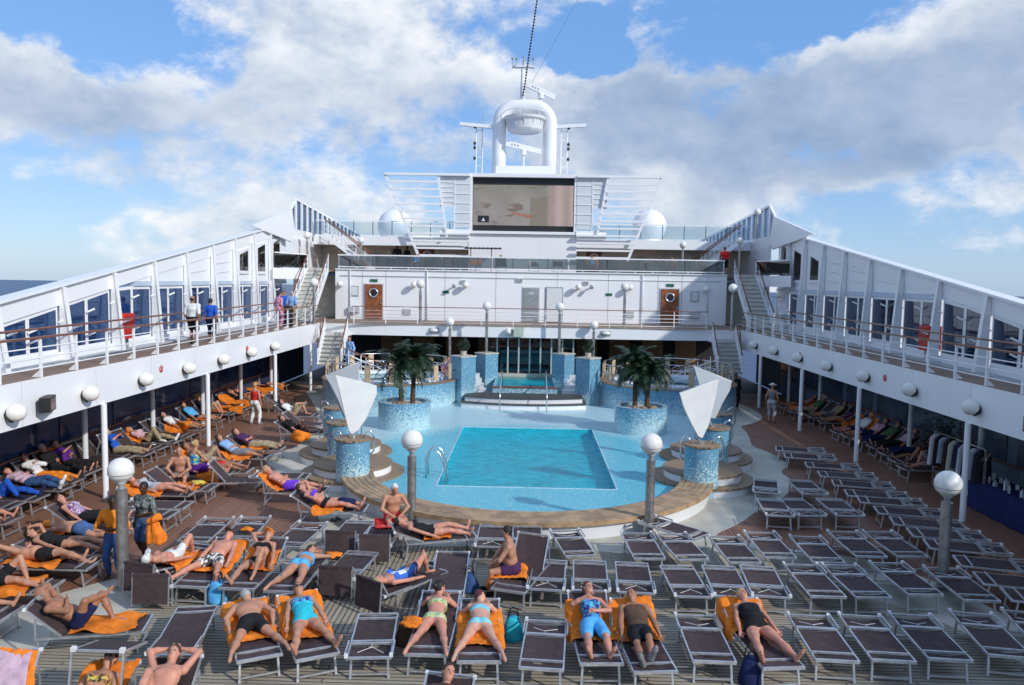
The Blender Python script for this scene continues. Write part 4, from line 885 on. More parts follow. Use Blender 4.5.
for k in range(5):
    z_ = .1+.1*k; b = MB(); b.box((0, .04*k, .42+z_), (.5, .5, .05)); b.box((0, .27+.04*k, .72+z_), (.5, .05, .6)); 
    for dx in (-.22, .22):
        for dy in (-.2, .2): b.bar((dx, dy+.04*k, .4+z_), (dx*1.15, dy*1.15+.04*k, z_-.1), .045)
    b.build('chair', KNOB, o)
# clothes rack and sales table under the right gallery
CX, CY = G(958, 468, 0); TX, TY = G(1000, 503, 0)
o = thing('clothes_rack', 'clothes rail hung with dark and pale garments behind the sales table', 'clothes rack', (12.3, 22.2, 0))
for dy in (-1.3, 1.3): MB().box((0, dy, .85), (.05, .05, 1.7)).build('upright', STEEL, o); MB().box((0, dy, .04), (.6, .06, .06)).build('foot', STEEL, o)
b = MB(); b.tube([(0, -1.3, 1.68), (0, 1.3, 1.68)], .025, 8); b.build('rail', STEEL, o, True)
garc = [(.03, .03, .04), (.45, .50, .60), (.02, .02, .03), (.55, .56, .60), (.03, .035, .08), (.5, .5, .38), (.04, .03, .03), (.30, .34, .40), (.02, .02, .025), (.6, .6, .62)]
rr = random.Random(9)
for k in range(10):
    y_ = -1.15+k*.255; hh = rr.uniform(.75, 1.05); b = MB(); n_ = 9; vs = []; fs = []
    for i in range(n_):
        u = i/(n_-1); ww = .23+.06*u; z_ = 1.64-hh*u-(.0 if i else 0)
        for j in range(12):
            a = 2*PI*j/12; vs.append((ww*math.cos(a)*(1 if i else .5), y_+(.07+.02*math.sin(5*a+k))*math.sin(a), z_))
    for i in range(n_-1): fs += [(i*12+j, i*12+(j+1) % 12, (i+1)*12+(j+1) % 12, (i+1)*12+j) for j in range(12)]
    b.add(vs, fs); b.build('garment', fabric('garment_cloth', garc[k]), o, True)
o = thing('sales_table', 'long sales table under a navy blue cloth at the far right', 'table', (12.65, 19.6, 0))
b = MB(); vs = []; n_ = 80
for i in range(n_):
    u = i/n_*2*PI; c, s_ = math.cos(u), math.sin(u); sx = .48*max(-1, min(1, c*1.35)); sy = 2.0*max(-1, min(1, s_*1.35)); f = .03*math.sin(u*22)
    vs += [(sx, sy, .76), (sx*1.02, sy*1.005, .73), (sx*(1.08+f*2), sy*(1.02+f), .03)]
fs = [(i*3+j, ((i+1) % n_)*3+j, ((i+1) % n_)*3+j+1, i*3+j+1) for i in range(n_) for j in (0, 1)]; fs.append(tuple(i*3 for i in range(n_)))
b.add(vs, fs); b.build('cloth', fabric('navy_cloth', (.012, .02, .085)), o, True)
for dx in (-.35, .35):
    for dy in (-1.7, 1.7): MB().box((dx, dy, .36), (.05, .05, .72)).build('leg', STEEL, o)
rr = random.Random(5); BOXM = mat('carton_white', (.6, .62, .66), .4); GLB = mat('perfume_glass', (.45, .5, .56), .12)
n_ = 0
for i in range(11):
    for j in range(2):
        x_ = 12.65-.2+.36*j+rr.uniform(-.05, .05); y_ = 17.9+.34*i+rr.uniform(-.06, .06); hh = rr.uniform(.12, .26)
        o = thing('perfume_bottle', 'small pale bottle standing on the navy sales table', 'bottle', (x_, y_, .765), rr.uniform(0, 3), 'bottles on the navy sales table')
        MB().box((0, 0, hh/2), (.09, .06, hh)).build('bottle_body', BOXM if (i+j) % 2 else GLB, o); MB().lathe([(1e-4, hh), (.02, hh), (.02, hh+.06), (1e-4, hh+.06)], 8).build('cap', STEELB, o)
# potted shrub in the shade
o = thing('potted_shrub', 'dark leafy shrub in a pot under the right gallery near the outer wall', 'plant', (13.3, 25.0, 0)); MB().lathe([(1e-4, 0), (.22, 0), (.3, .45), (1e-4, .42)], 16).build('pot', PST, o)
b = MB(); rr = random.Random(3)
for k in range(900):
    v = Vector((rr.gauss(0, .26), rr.gauss(0, .26), 1.2+rr.gauss(0, .40))); 
    if v.z < .45: continue
    a = Vector((rr.uniform(-1, 1), rr.uniform(-1, 1), rr.uniform(-.6, 1))).normalized()*.10; c = Vector((rr.uniform(-1, 1), rr.uniform(-1, 1), rr.uniform(-1, 1))).normalized()*.035
    b.add([v, v+a*.5+c, v+a, v+a*.5-c], [(0, 1, 2, 3)])
b.build('leaves', LEAF, o, fix=False)
# ------------------------------------------------------------------ sun loungers
BZ, HINGE, HL, HLF = .385, .25, .93, .78
def bed(s_, ang):
    a = math.radians(ang)
    return (s_, BZ) if s_ <= HINGE else (HINGE+(s_-HINGE)*math.cos(a), BZ+(s_-HINGE)*math.sin(a))
_lg = {}
def make_lounger(key):
    ang, hood = key; o = thing('sun_lounger', 'x', 'sun lounger', (0, 0, 0), 0, 'brown sun loungers on the pool deck'); W = .322
    def Q(x_, s_, dz=0): y_, z_ = bed(s_, ang); return (x_, y_, z_+dz)
    b = MB()
    for sx in (-1, 1):
        if ang: b.bar((sx*W, -HL, BZ-.03), (sx*W, .62, BZ-.03), .024, .034); b.bar(Q(sx*W, HINGE), Q(sx*W, HL), .024, .034)
        else: b.bar((sx*W, -HLF, BZ-.02), (sx*W, HLF, BZ-.02), .024, .036)
    L0 = HL if ang else HLF
    b.bar((-W, -L0, BZ-.02), (W, -L0, BZ-.02), .034, .045); b.bar(Q(-W, L0, -.0), Q(W, L0, -.0), .032, .036)
    b.build('frame', ALU, o)
    if not ang:
        b = MB(); b.v = []
        for yy, dz in ((.26, .012), (.32, 0), (-.57, .006)): b = MB(); b.bar((-W, yy, BZ+dz), (W, yy, BZ+dz), .03, .03); b.build('cross_bar', ALU, o)
        b = MB(); sg = W-.02
        for y0, y1, dz in ((.345, HLF-.02, -.03), (-.555, .245, 0.0), (-HLF+.025, -.585, -.012)):
            n_ = 4
            for i in range(n_):
                x0, x1 = -sg+2*sg*i/n_, -sg+2*sg*(i+1)/n_; f = lambda x_: dz-.034*(1-(x_/sg)**2)
                b.add([(x0, y0, BZ+f(x0)), (x1, y0, BZ+f(x1)), (x1, y1, BZ+f(x1)), (x0, y1, BZ+f(x0))], [(0, 1, 2, 3)])
        b.build('fabric', MESHF, o, fix=False)
        b = MB(); b.tube([(0, .32, BZ+.02), (-.02, .43, BZ+.0), (-.20, .58, BZ-.02)], .005, 4); b.tube([(-.02, .43, BZ+.0), (.19, .56, BZ-.02)], .005, 4); b.build('cord', KNOB, o)
        for sx in (-1, 1):
            b = MB(); b.bar((sx*(W+.03), .28, BZ+.03), (sx*(W+.03), HLF, BZ+.045), .02, .026)
            b.build('hood_arm', ALU, o)
            b = MB(); b.box((sx*(W+.01), HLF-.01, BZ+.035), (.05, .055, .055)); b.build('knob', KNOB, o)
    else:
        b = MB(); sg = W-.02
        for ss in ((-HL+.025, -.715), (-.685, HINGE), (HINGE, HL-.02)):
            n_ = 4
            for i in range(n_):
                x0, x1 = -sg+2*sg*i/n_, -sg+2*sg*(i+1)/n_; f = lambda x_: -.02*(1-(x_/sg)**2)
                b.add([Q(x0, ss[0], f(x0)), Q(x1, ss[0], f(x1)), Q(x1, ss[1], f(x1)), Q(x0, ss[1], f(x0))], [(0, 1, 2, 3)])
        b.build('fabric', MESHF, o, fix=False)
        b = MB(); b.bar((-W, -.70, BZ), (W, -.70, BZ), .03, .03); b.build('cross_bar', ALU, o)
        for sx in (-1, 1):
            t_ = Q(sx*(W+.03), .72); b = MB(); b.bar(t_, (sx*(W+.03), .60, BZ-.05), .022, .03); b.build('back_strut', ALU, o)
            k_ = Q(sx*W, HL); b = MB(); b.box(k_, (.045, .045, .045)); b.build('knob', KNOB, o)
    if hood == 'hang':
        y_, z_ = bed(HL if ang else HLF, ang); z_ = max(z_, .62); yy = y_+.07
        b = MB(); b.bar((-W, yy, z_+.03), (W, yy, z_+.03), .05, .05); b.add([(-W+.01, yy, z_), (W-.01, yy, z_), (W-.01, yy+.05, .14), (-W+.01, yy+.05, .14), (-W+.01, yy+.02, z_), (W-.01, yy+.02, z_), (W-.01, yy+.07, .14), (-W+.01, yy+.07, .14)], [(0, 1, 2, 3), (7, 6, 5, 4), (0, 4, 5, 1), (2, 6, 7, 3), (1, 5, 6, 2), (0, 3, 7, 4)]); b.build('hood', MESHF, o)
        b = MB()
        for sx in (-1, 1): b.bar((sx*W, y_-.1, BZ), (sx*W, yy, z_+.05), .025, .03); b.bar((sx*W, yy, z_+.05), (sx*W, yy+.05, .10), .02, .025)
        b.build('hood_frame', ALU, o)
    if hood == 'over':
        z0 = bed(.5, ang)[1]+.45; p0 = (.40, z0+.12); p1 = (1.0, z0-.04)
        b = MB(); b.add([(-W, p0[0], p0[1]), (W, p0[0], p0[1]), (W, p1[0], p1[1]), (-W, p1[0], p1[1]), (-W, p0[0], p0[1]+.02), (W, p0[0], p0[1]+.02), (W, p1[0], p1[1]+.02), (-W, p1[0], p1[1]+.02)], [(3, 2, 1, 0), (4, 5, 6, 7), (0, 1, 5, 4), (1, 2, 6, 5), (2, 3, 7, 6), (3, 0, 4, 7)]); b.build('hood', MESHF, o)
        b = MB()
        for sx in (-1, 1): b.bar((sx*(W+.02), HINGE, BZ), (sx*(W+.02), p0[0], p0[1]), .025, .03); b.bar((sx*(W+.02), p0[0], p0[1]+.01), (sx*(W+.02), p1[0], p1[1]+.01), .025, .03)
        b.bar((-W, p0[0], p0[1]+.01), (W, p0[0], p0[1]+.01), .025, .03); b.build('hood_frame', ALU, o)
        for sx in (-1, 1): MB().box((sx*W, p0[0], p0[1]+.03), (.06, .06, .06)).build('knob', KNOB, o)
    for y_ in ((-.80, .58) if ang else (-.66, .60)):
        b = MB(); lean = -.05 if y_ < 0 else .05
        for sx in (-1, 1): b.bar((sx*.27, y_, BZ-.04), (sx*.285, y_+lean, .02), .032, .028); b.box((sx*.285, y_+lean, .012), (.045, .05, .024))
        b.bar((-.28, y_+lean*.9, .07), (.28, y_+lean*.9, .07), .028, .03); b.build('leg', ALU, o)
    return o
def lounger(cx, cy, rz, label, ang=0, hood=None, z=0.0):
    key = (ang, hood)
    if key not in _lg: _lg[key] = o = make_lounger(key)
    else: o = copy_tree(_lg[key])
    o.location = (cx, cy, z); o.rotation_euler = (0, 0, rz); o['label'] = label
    return o
def ends(near, far, head, ang=0):
    """centre and turn of a lounger from its two ends in plan"""
    zh = BZ+math.sin(math.radians(ang))*.68; zf = BZ; L0 = HL if ang else HLF
    if head == 'f': ft, hd = G(*near, zf), G(*far, zh)
    else: ft, hd = G(*far, zf), G(*near, zh)
    v = Vector((hd[0]-ft[0], hd[1]-ft[1])).normalized()
    a = Vector(ft)+v*L0 if head == 'f' else Vector(hd)-v*(HINGE+.68*math.cos(math.radians(ang)) if ang else HLF)
    return a.x, a.y, math.atan2(-v.x, v.y)
def xend(foot, side=-1, dev=0.0, hl=HL):
    f = Vector(G(*foot, BZ)); th = (PI if side < 0 else 0)+math.radians(dev); v = Vector((math.cos(th), math.sin(th)))
    a = f+v*hl; return a.x, a.y, math.atan2(-v.x, v.y)
# ------------------------------------------------------------------ people: signed distance bodies turned into one mesh
def snet(Fv, org, h):
    n = Fv.shape; neg = Fv < 0
    C = [(i, j, k) for i in (0, 1) for j in (0, 1) for k in (0, 1)]
    sl = lambda A, c: A[c[0]:n[0]-1+c[0], c[1]:n[1]-1+c[1], c[2]:n[2]-1+c[2]]
    cnt = sum(sl(neg, c).astype(np.int8) for c in C); act = (cnt > 0) & (cnt < 8)
    I = np.argwhere(act)
    if len(I) == 0: return np.zeros((0, 3)), np.zeros((0, 4), int)
    vals = np.stack([sl(Fv, c)[act] for c in C], 1); cc = np.array(C, float)
    pos = np.zeros((len(I), 3)); num = np.zeros(len(I))
    for a in range(8):
        for b in range(a+1, 8):
            if np.abs(cc[a]-cc[b]).sum() != 1: continue
            m_ = (vals[:, a] < 0) != (vals[:, b] < 0)
            tt = np.where(m_, vals[:, a]/np.where(m_, vals[:, a]-vals[:, b], 1), 0)
            pos += np.where(m_[:, None], cc[a]+(cc[b]-cc[a])*tt[:, None], 0); num += m_
    V = (I+pos/num[:, None])*h+org
    idx = -np.ones(act.shape, int); idx[act] = np.arange(len(I)); faces = []
    for ax in range(3):
        A = np.take(neg, range(n[ax]-1), ax); B = np.take(neg, range(1, n[ax]), ax); cr = np.argwhere(A != B)
        u, w_ = (ax+1) % 3, (ax+2) % 3
        ok = (cr[:, u] > 0) & (cr[:, w_] > 0) & (cr[:, u] < n[u]-1) & (cr[:, w_] < n[w_]-1); cr = cr[ok]
        s_ = A[tuple(cr.T)]
        def cell(du, dw): c = cr.copy(); c[:, u] -= du; c[:, w_] -= dw; return idx[tuple(c.T)]
        q_ = np.stack([cell(1, 1), cell(0, 1), cell(0, 0), cell(1, 0)], 1); q_[~s_] = q_[~s_][:, ::-1]; faces.append(q_)
    return V, np.concatenate(faces)
class Field:
    def __init__(s, lo, hi, h):
        s.h = h; s.o = np.array(lo, float); s.n = np.maximum(np.ceil((np.array(hi)-s.o)/h).astype(int)+1, 3)
        s.F = np.full(tuple(s.n), .5, np.float32)
    def sub(s, lo, hi):
        a = np.clip(np.floor((np.array(lo)-s.o)/s.h).astype(int), 0, s.n-1); b = np.clip(np.ceil((np.array(hi)-s.o)/s.h).astype(int)+1, a+1, s.n)
        g = [(np.arange(a[i], b[i])*s.h+s.o[i]).astype(np.float32) for i in range(3)]
        return tuple(slice(a[i], b[i]) for i in range(3)), np.meshgrid(*g, indexing='ij', sparse=True)
    def put(s, pr, infl=0.0, k=.03, m=.10):
        if pr[0] == 'cap':
            _, p0, p1, r0, r1 = pr[:5]; r0 += infl; r1 += infl; R = max(r0, r1)+m
            sl, (x, y, z) = s.sub(np.minimum(p0, p1)-R, np.maximum(p0, p1)+R); d = p1-p0; dd = max(d@d, 1e-9)
            tt = np.clip(((x-p0[0])*d[0]+(y-p0[1])*d[1]+(z-p0[2])*d[2])/dd, 0, 1)
            D = np.sqrt((x-p0[0]-tt*d[0])**2+(y-p0[1]-tt*d[1])**2+(z-p0[2]-tt*d[2])**2)-(r0+(r1-r0)*tt)
        else:
            _, c, Rm, rad = pr[:4]; rad = np.array(rad)+infl; R = max(rad)+m
            sl, (x, y, z) = s.sub(c-R, c+R); q_ = [((x-c[0])*Rm[i][0]+(y-c[1])*Rm[i][1]+(z-c[2])*Rm[i][2])/rad[i] for i in range(3)]
            k0 = np.sqrt(q_[0]**2+q_[1]**2+q_[2]**2); k1 = np.sqrt((q_[0]/rad[0])**2+(q_[1]/rad[1])**2+(q_[2]/rad[2])**2); D = k0*(k0-1)/np.maximum(k1, 1e-6)
        a = s.F[sl]; hh = np.maximum(k-np.abs(a-D), 0)/k; s.F[sl] = np.minimum(a, D)-hh*hh*k*.25
    def cut(s, p, nrm):      # keep the side where (x-p).n < 0
        sl, (x, y, z) = s.sub(s.o, s.o+s.n*s.h); s.F = np.maximum(s.F, (x-p[0])*nrm[0]+(y-p[1])*nrm[1]+(z-p[2])*nrm[2])
def nv(v): v = np.array(v, float); return v/max(np.linalg.norm(v), 1e-9)
def ik(a, c, l1, l2, pole):
    a, c = np.array(a, float), np.array(c, float); d = c-a; L = np.linalg.norm(d); L2 = min(L, (l1+l2)*.998); dn = d/max(L, 1e-9); c = a+dn*L2
    x = (l1*l1-l2*l2+L2*L2)/(2*L2); y = math.sqrt(max(l1*l1-x*x, 0)); pl = np.array(pole, float); pl = nv(pl-dn*(pl@dn))
    return a+dn*x+pl*y, c
SKIN = {}
def skin(name, col):
    m, t, p = new_mat('skin_'+name); tc = t.new('ShaderNodeTexCoord').outputs['Object']; n = t.noise(tc, 5, 4)
    t.put(p.inputs['Base Color'], t.mix(t.math('MULTIPLY', t.ss(t.noise(tc, 22, 3), .45, .7), .35), t.mix(t.ss(n, .3, .7), tuple(c*.78 for c in col), (min(1, col[0]*1.15), col[1]*1.0, col[2]*.96)), (col[0]*.95, col[1]*.72, col[2]*.64)))
    p.inputs['Roughness'].default_value = .5; p.inputs['Specular IOR Level'].default_value = .35; SKIN[name] = m
skin('fair', (.60, .355, .255)); skin('pink', (.58, .29, .205)); skin('tan', (.49, .265, .17)); skin('deep_tan', (.36, .18, .105)); skin('brown', (.075, .038, .024))
CM = {}
def cloth(c):
    if c not in CM:
        CM[c] = fabric('cloth_'+c, dict(black=(.016, .016, .018), navy=(.014, .022, .08), blue=(.02, .10, .50), sky=(.10, .42, .75), turq=(.03, .48, .58), white=(.72, .72, .70), red=(.60, .03, .025), purple=(.10, .02, .22), violet=(.16, .05, .60), plum=(.07, .025, .08), khaki=(.36, .29, .18), grey=(.20, .20, .21), lightgrey=(.42, .43, .45), jeans=(.04, .09, .22), lavender=(.55, .38, .46), pink=(.68, .30, .42), lightblue=(.24, .42, .68), orange=(.80, .235, .018), green=(.06, .13, .06), yellow=(.60, .50, .08), cyan=(.22, .60, .70), brown=(.10, .06, .04), denim=(.06, .12, .26), coral=(.70, .16, .12)).get(c, (.3, .3, .3)))
    return CM[c]
CM['flower'] = pattern('cloth_flower', ((.06, .25, .55), (.02, .03, .20), (.10, .60, .62)), 16); CM['check'] = pattern('cloth_check', ((.70, .68, .62), (.06, .05, .05)), 11); CM['stripes'] = pattern('cloth_stripes', ((.70, .66, .66), (.50, .06, .12)), 22, 'stripe')
CM['camo'] = pattern('cloth_camo', ((.14, .16, .15), (.05, .06, .055), (.30, .31, .28)), 17); CM['tropic'] = pattern('cloth_tropic', ((.02, .16, .50), (.03, .45, .45), (.62, .60, .10)), 12); CM['leafy'] = pattern('cloth_leafy', ((.62, .62, .50), (.20, .42, .12), (.62, .55, .15)), 30)
CM['lilac'] = pattern('cloth_lilac', ((.22, .08, .22), (.55, .45, .55), (.05, .03, .08)), 20); CM['goldprint'] = pattern('cloth_goldprint', ((.55, .42, .08), (.05, .04, .03), (.45, .10, .06)), 24); CM['bluewhite'] = pattern('cloth_bluewhite', ((.03, .14, .60), (.70, .72, .76)), -5, 'stripe')
HAIRM = {k: mat('hair_'+k, c, .65, 0, .3, 18, .6) for k, c in dict(black=(.012, .010, .010), brown=(.06, .03, .017), dark=(.028, .017, .012), blond=(.42, .28, .12), grey=(.36, .35, .33), white=(.66, .65, .62), auburn=(.10, .022, .018), orange=(.80, .235, .018), red=(.6, .05, .04), yellow=(.7, .5, .05)).items()}
LIP = mat('lip', (.34, .11, .09), .5); EYEM = mat('eye_dark', (.03, .025, .022), .3); LENS = mat('sunglass', (.012, .012, .014), .15)
def person(spec, loc, rz, label, group=None):
    """one continuous body with clothing and hair as children; spec holds pose and clothes"""
    g = spec.get; pose = g('pose', 'supine'); rr = random.Random(g('seed', hash(label) % 9973 if False else sum(map(ord, label)))); h = g('h', .019); sc = g('sc', 1.0); fem = g('fem', False); fat = g('fat', 0.0)
    X = np.array((1., 0, 0)); A = lambda *v: np.array(v, float)
    arms = g('arms', ('side', 'side')); legs = g('legs', ('flat', 'flat')); turn = g('turn', 0.0); ang = g('ang', 0)
    sh = (.165 if fem else .19)*(1+.1*fat); hp = .095
    if pose in ('supine', 'prone'):
        up = 1 if pose == 'supine' else -1; a = math.radians(ang*(.86 if up > 0 else .95)); P = A(0, .10, BZ+.105+.02*fat+.012); S_ = A(0, math.cos(a), math.sin(a)); Fr = A(0, -math.sin(a), math.cos(a))*up
        if up < 0: P = A(0, .06, BZ+.10+.03*fat)
        side = X
    elif pose == 'sit':
        ln = math.radians(g('lean', 10)); P = A(0, 0, g('seat', BZ)+.12); S_ = A(0, -math.sin(ln), math.cos(ln)); Fr = A(0, -math.cos(ln), -math.sin(ln)); side = X
    else:
        ln = math.radians(g('lean', 2)); P = A(0, 0, .91); S_ = A(0, -math.sin(ln), math.cos(ln)); Fr = A(0, -math.cos(ln), -math.sin(ln)); side = X
    # frame: x = side of the body; y = spine; z = front
    Cc = P+S_*.31; N = P+S_*.50
    if pose == 'prone': Hd = N+nv(S_+A(0, 0, .10))*.17+A(0, 0, .03); hu = nv(S_); hf = nv(A(math.sin(turn or 1.2), 0, -.35))
    elif pose == 'supine': hu = nv(S_+Fr*.22); hf = nv(Fr-S_*.15+X*math.sin(turn)*.9); Hd = N+hu*.185
    else: hu = nv(S_*.9-Fr*.0+A(0, 0, .3)); hf = nv(Fr+X*math.tan(turn*.8)+A(0, 0, -.15)); Hd = N+hu*.185
    if pose == 'sit' and g('down'): hf = nv(hf+A(0, 0, -.6)); Hd = Hd+Fr*.05
    if pose == 'prone' and g('lookup'): Hd = N+nv(S_*.7+A(0, 0, .7))*.18; hu = nv(A(0, .4, 1)); hf = nv(A(math.sin(turn), .8, 0))
    hf = nv(hf-hu*(hf@hu)); hs = np.cross(hu, hf)
    T = [side, S_, Fr]; H = [hs, hf, hu]; pr = []
    def cap(p0, p1, r0, r1, tg): pr.append(('cap', np.array(p0, float), np.array(p1, float), r0, r1, tg))
    def ell(c, fr_, rad, tg): pr.append(('ell', np.array(c, float), fr_, rad, tg))
    fw = 1+.22*fat
    ell(P+S_*.0, T, ((.160 if fem else .150)*fw, .125, .105*fw), 'pelvis'); ell(P+S_*.15+Fr*.035*fat, T, ((.130 if fem else .145)*fw, .15, .092+.05*fat), 'belly'); ell(Cc+S_*.02, T, ((.145 if fem else .172)*fw, .19, .105+.012*fat), 'chest')
    ell(Cc+S_*.13, T, (sh*.86, .085, .078), 'chest')
    for s_ in (-1, 1):
        ell(P+X*s_*.075-Fr*.055-S_*.03, T, (.085, .09, .075), 'pelvis')
        if fem: ell(Cc+X*s_*.078+S_*.03+Fr*.078, T, (.068, .07, .062), 'bust')
        else: ell(Cc+X*s_*.075+S_*.06+Fr*.060, T, (.085, .06, .05), 'chest')
    cap(N-S_*.02, N+(Hd-N)*.55, .058 if not fem else .05, .052 if not fem else .045, 'neck')
    ell(Hd+hu*.015, H, (.074, .092, .100), 'head'); ell(Hd-hu*.055+hf*.022, H, (.056, .066, .062), 'head'); cap(Hd+hf*.082+hu*.02, Hd+hf*.103-hu*.018, .010, .017, 'face'); ell(Hd-hu*.095+hf*.05, H, (.026, .028, .022), 'face')
    for s_ in (-1, 1): ell(Hd+hs*s_*.076-hf*.005, H, (.012, .022, .032), 'face')
    tubes = []; joints = {}
    for i, s_ in enumerate((-1, 1)):
        hip = P+X*s_*hp-S_*.03; sp = g('spread', .12); lg = legs[i]; l1, l2 = .43, .42
        if pose == 'supine':
            if lg == 'bent': tg = A(s_*(hp+.02), P[1]-.47, BZ+.07); pole = A(s_*.25, 0, 1); tdir = A(s_*.1, -1, -.12)
            elif lg == 'up': tg = A(s_*.06, P[1]-.42, BZ+.42); pole = A(0, .2, 1); tdir = A(0, -.5, 1)
            elif lg == 'cross': tg = A(-s_*.02, P[1]-.84, BZ+.14); pole = A(0, 0, 1); tdir = A(s_*.25, -.35, 1)
            elif lg == 'kneeout': tg = A(s_*.02, P[1]-.56, BZ+.07); pole = A(s_*1, 0, .25); tdir = A(s_*.5, -.7, .5)
            elif lg == 'figure': tg = A(-s_*.16, P[1]-.34, BZ+.44); pole = A(s_*.8, 0, .8); tdir = A(-s_*.9, -.3, .3)
            else: tg = A(s_*(hp+sp*.55), P[1]-.86, BZ+.055); pole = A(s_*.3, 0, 1); tdir = A(s_*.38, -.42, 1)
        elif pose == 'prone':
            if lg == 'bent': tg = A(s_*hp, P[1]-.45, BZ+.42); pole = A(0, 0, -1); tdir = A(0, -.3, 1)
            else: tg = A(s_*(hp+sp*.7), P[1]-.86, BZ+.075); pole = A(s_*.2, 0, -1); tdir = A(s_*.25, -1, -.25)
        elif pose == 'sit':
            if lg == 'along': tg = A(s_*.12, -.85, P[2]-.05); pole = A(0, 0, 1); tdir = A(s_*.2, -.3, 1)
            elif lg == 'kneeup': tg = A(s_*.13, -.45, P[2]-.05); pole = A(0, 0, 1); tdir = A(0, -1, -.1)
            else: tg = A(s_*(.12+sp*.3), -.44-.05*rr.random(), .075-g('zoff', 0)); pole = A(s_*.3, -1, .5); tdir = A(s_*.15, -1, -.2)
        else:
            st_ = g('stride', .0)*s_; tg = A(s_*(.085+sp*.2), -st_, .075+max(0, -st_)*.18); pole = A(s_*.1, -1, 0); tdir = A(s_*.2, -1, -.18)
        kn, an = ik(hip, tg, l1, l2, pole); tdir = nv(tdir); tk = 1+.15*fat+(.06 if fem else 0)
        cap(hip, hip+(kn-hip)*.5, .086*tk, .073*tk, 'th0'+str(i)); cap(hip+(kn-hip)*.5, kn, .073*tk, .053, 'th1'+str(i)); cap(kn, kn+(an-kn)*.45, .050, .052*tk, 'ca0'+str(i)); cap(kn+(an-kn)*.4, an, .052*tk, .034, 'ca1'+str(i))
        heel = an-tdir*.035+(an-kn)/max(np.linalg.norm(an-kn), 1e-6)*.035; cap(an, heel, .034, .028, 'foot'); ball = heel+tdir*.18; cap(heel, ball, .029, .030, 'foot'); cap(ball, ball+tdir*.045, .029, .019, 'foot'); joints['an'+str(i)] = (an, kn, heel, ball, tdir)
        sh_ = N-S_*.045+X*s_*sh; am = arms[i]; u1, u2 = .29, .25; cl = A(s_*.06, 0, 0)
        if am == 'side':
            if pose in ('supine',): tg = P+X*s_*.30+A(0, -.08, -.02); tg[2] = max(tg[2], BZ+.06); pole = A(s_, .2, -.2)
            elif pose == 'prone': tg = P+X*s_*.33+A(0, -.02, -.0); tg[2] = BZ+.05; pole = A(s_, 0, .3)
            elif pose == 'sit': tg = P+X*s_*.26+Fr*.12+A(0, 0, .0); pole = A(s_, .6, 0)
            else: tg = P+X*s_*.25+Fr*(.06+.12*g('stride', 0)*s_*4)-S_*.04; pole = A(s_*.4, 1, 0)
        elif am == 'head': tg = Hd+hs*(0)+X*s_*.09+hu*.07-(hf*.03 if pose == 'supine' else hf*0); pole = X*s_+hu*.55
        elif am == 'face': tg = Hd+hf*.13+X*s_*.05+hu*.05; pole = X*s_+hu*.2
        elif am == 'belly': tg = P+S_*.15+Fr*(.135+.05*fat)+X*s_*.07; pole = X*s_-Fr*.2
        elif am == 'chest': tg = Cc+Fr*.16+X*s_*.02; pole = X*s_-Fr*.1-S_*.4
        elif am == 'under': tg = Hd+A(-s_*.02, .14, 0); tg[2] = max(BZ+.05, Hd[2]-.09); pole = A(s_, .3, -.1)
        elif am == 'fwd': tg = N+A(s_*.26, .30, 0); tg[2] = max(BZ+.05, N[2]-.12); pole = A(s_, -.2, 0)
        elif am == 'prop': tg = N+A(s_*.16, .18, 0); tg[2] = BZ+.06+math.sin(math.radians(ang))*.4; pole = A(s_*.7, -.3, -.6)
        elif am == 'knee': tg = P+Fr*.40+X*s_*.13+A(0, 0, .10); tg[2] = P[2]+.09; pole = A(s_, .2, 0)
        elif am == 'hold': tg = Cc+Fr*.30+X*s_*.10; pole = X*s_-S_*.6
        elif am == 'hang': tg = P+X*s_*.42+A(0, .1, -.25); pole = A(s_, 0, .3)
        else: tg = P+X*s_*.3; pole = X*s_
        el, wr = ik(sh_, tg, u1, u2, pole); kf = 1+.1*fat if not fem else .88
        cap(N-S_*.02, sh_, .050, .058*kf, 'sho'); cap(sh_, el, .052*kf, .040*kf, 'ua'+str(i)); cap(el, el+(wr-el)*.4, .040*kf, .041*kf, 'fa'+str(i)); cap(el+(wr-el)*.35, wr, .040*kf, .026, 'fa'+str(i))
        hd = nv(wr-el); pn = nv(np.cross(hd, X) if abs(hd@X) < .9 else np.cross(hd, A(0, 0, 1))); lat = np.cross(hd, pn)
        cap(wr, wr+hd*.05, .024, .026, 'hand'); cap(wr+hd*.05-lat*.018, wr+hd*.085-lat*.024, .019, .015, 'hand'); cap(wr+hd*.05+lat*.018, wr+hd*.085+lat*.024, .019, .015, 'hand')
        for f_, ln_ in enumerate((.068, .078, .072, .056)):
            b0 = wr+hd*.078+lat*(-.03+.02*f_); m1 = b0+hd*ln_*.5+pn*.006; m2 = m1+nv(hd-pn*.5)*ln_*.5*.9; tubes.append(([b0, m1, m2], .0095, .007))
        t0 = wr+hd*.03-lat*.028; tubes.append(([t0, t0+nv(hd*.6-lat)*.035, t0+nv(hd*.6-lat)*.035+nv(hd-lat*.3)*.032], .011, .008))
    allp = np.concatenate([np.stack([p[1]-max(p[3], p[4]), p[1]+max(p[3], p[4]), p[2]-max(p[3], p[4]), p[2]+max(p[3], p[4])]) if p[0] == 'cap' else np.stack([p[1]-max(p[3]), p[1]+max(p[3])]) for p in pr]); lo, hi = allp.min(0)-.05, allp.max(0)+.05
    f = Field(lo, hi, h)
    for p in pr:
        tg = p[5] if p[0] == 'cap' else p[4]
        f.put(p, 0, {'face': .012, 'hand': .012, 'foot': .015}.get(tg, .035 if tg in ('pelvis', 'belly', 'chest', 'bust', 'neck', 'head', 'sho') else .022))
    V, Q4 = snet(f.F, f.o, h); b = MB(); b.v = [tuple(v) for v in V]; b.f = [tuple(q_) for q_ in Q4]
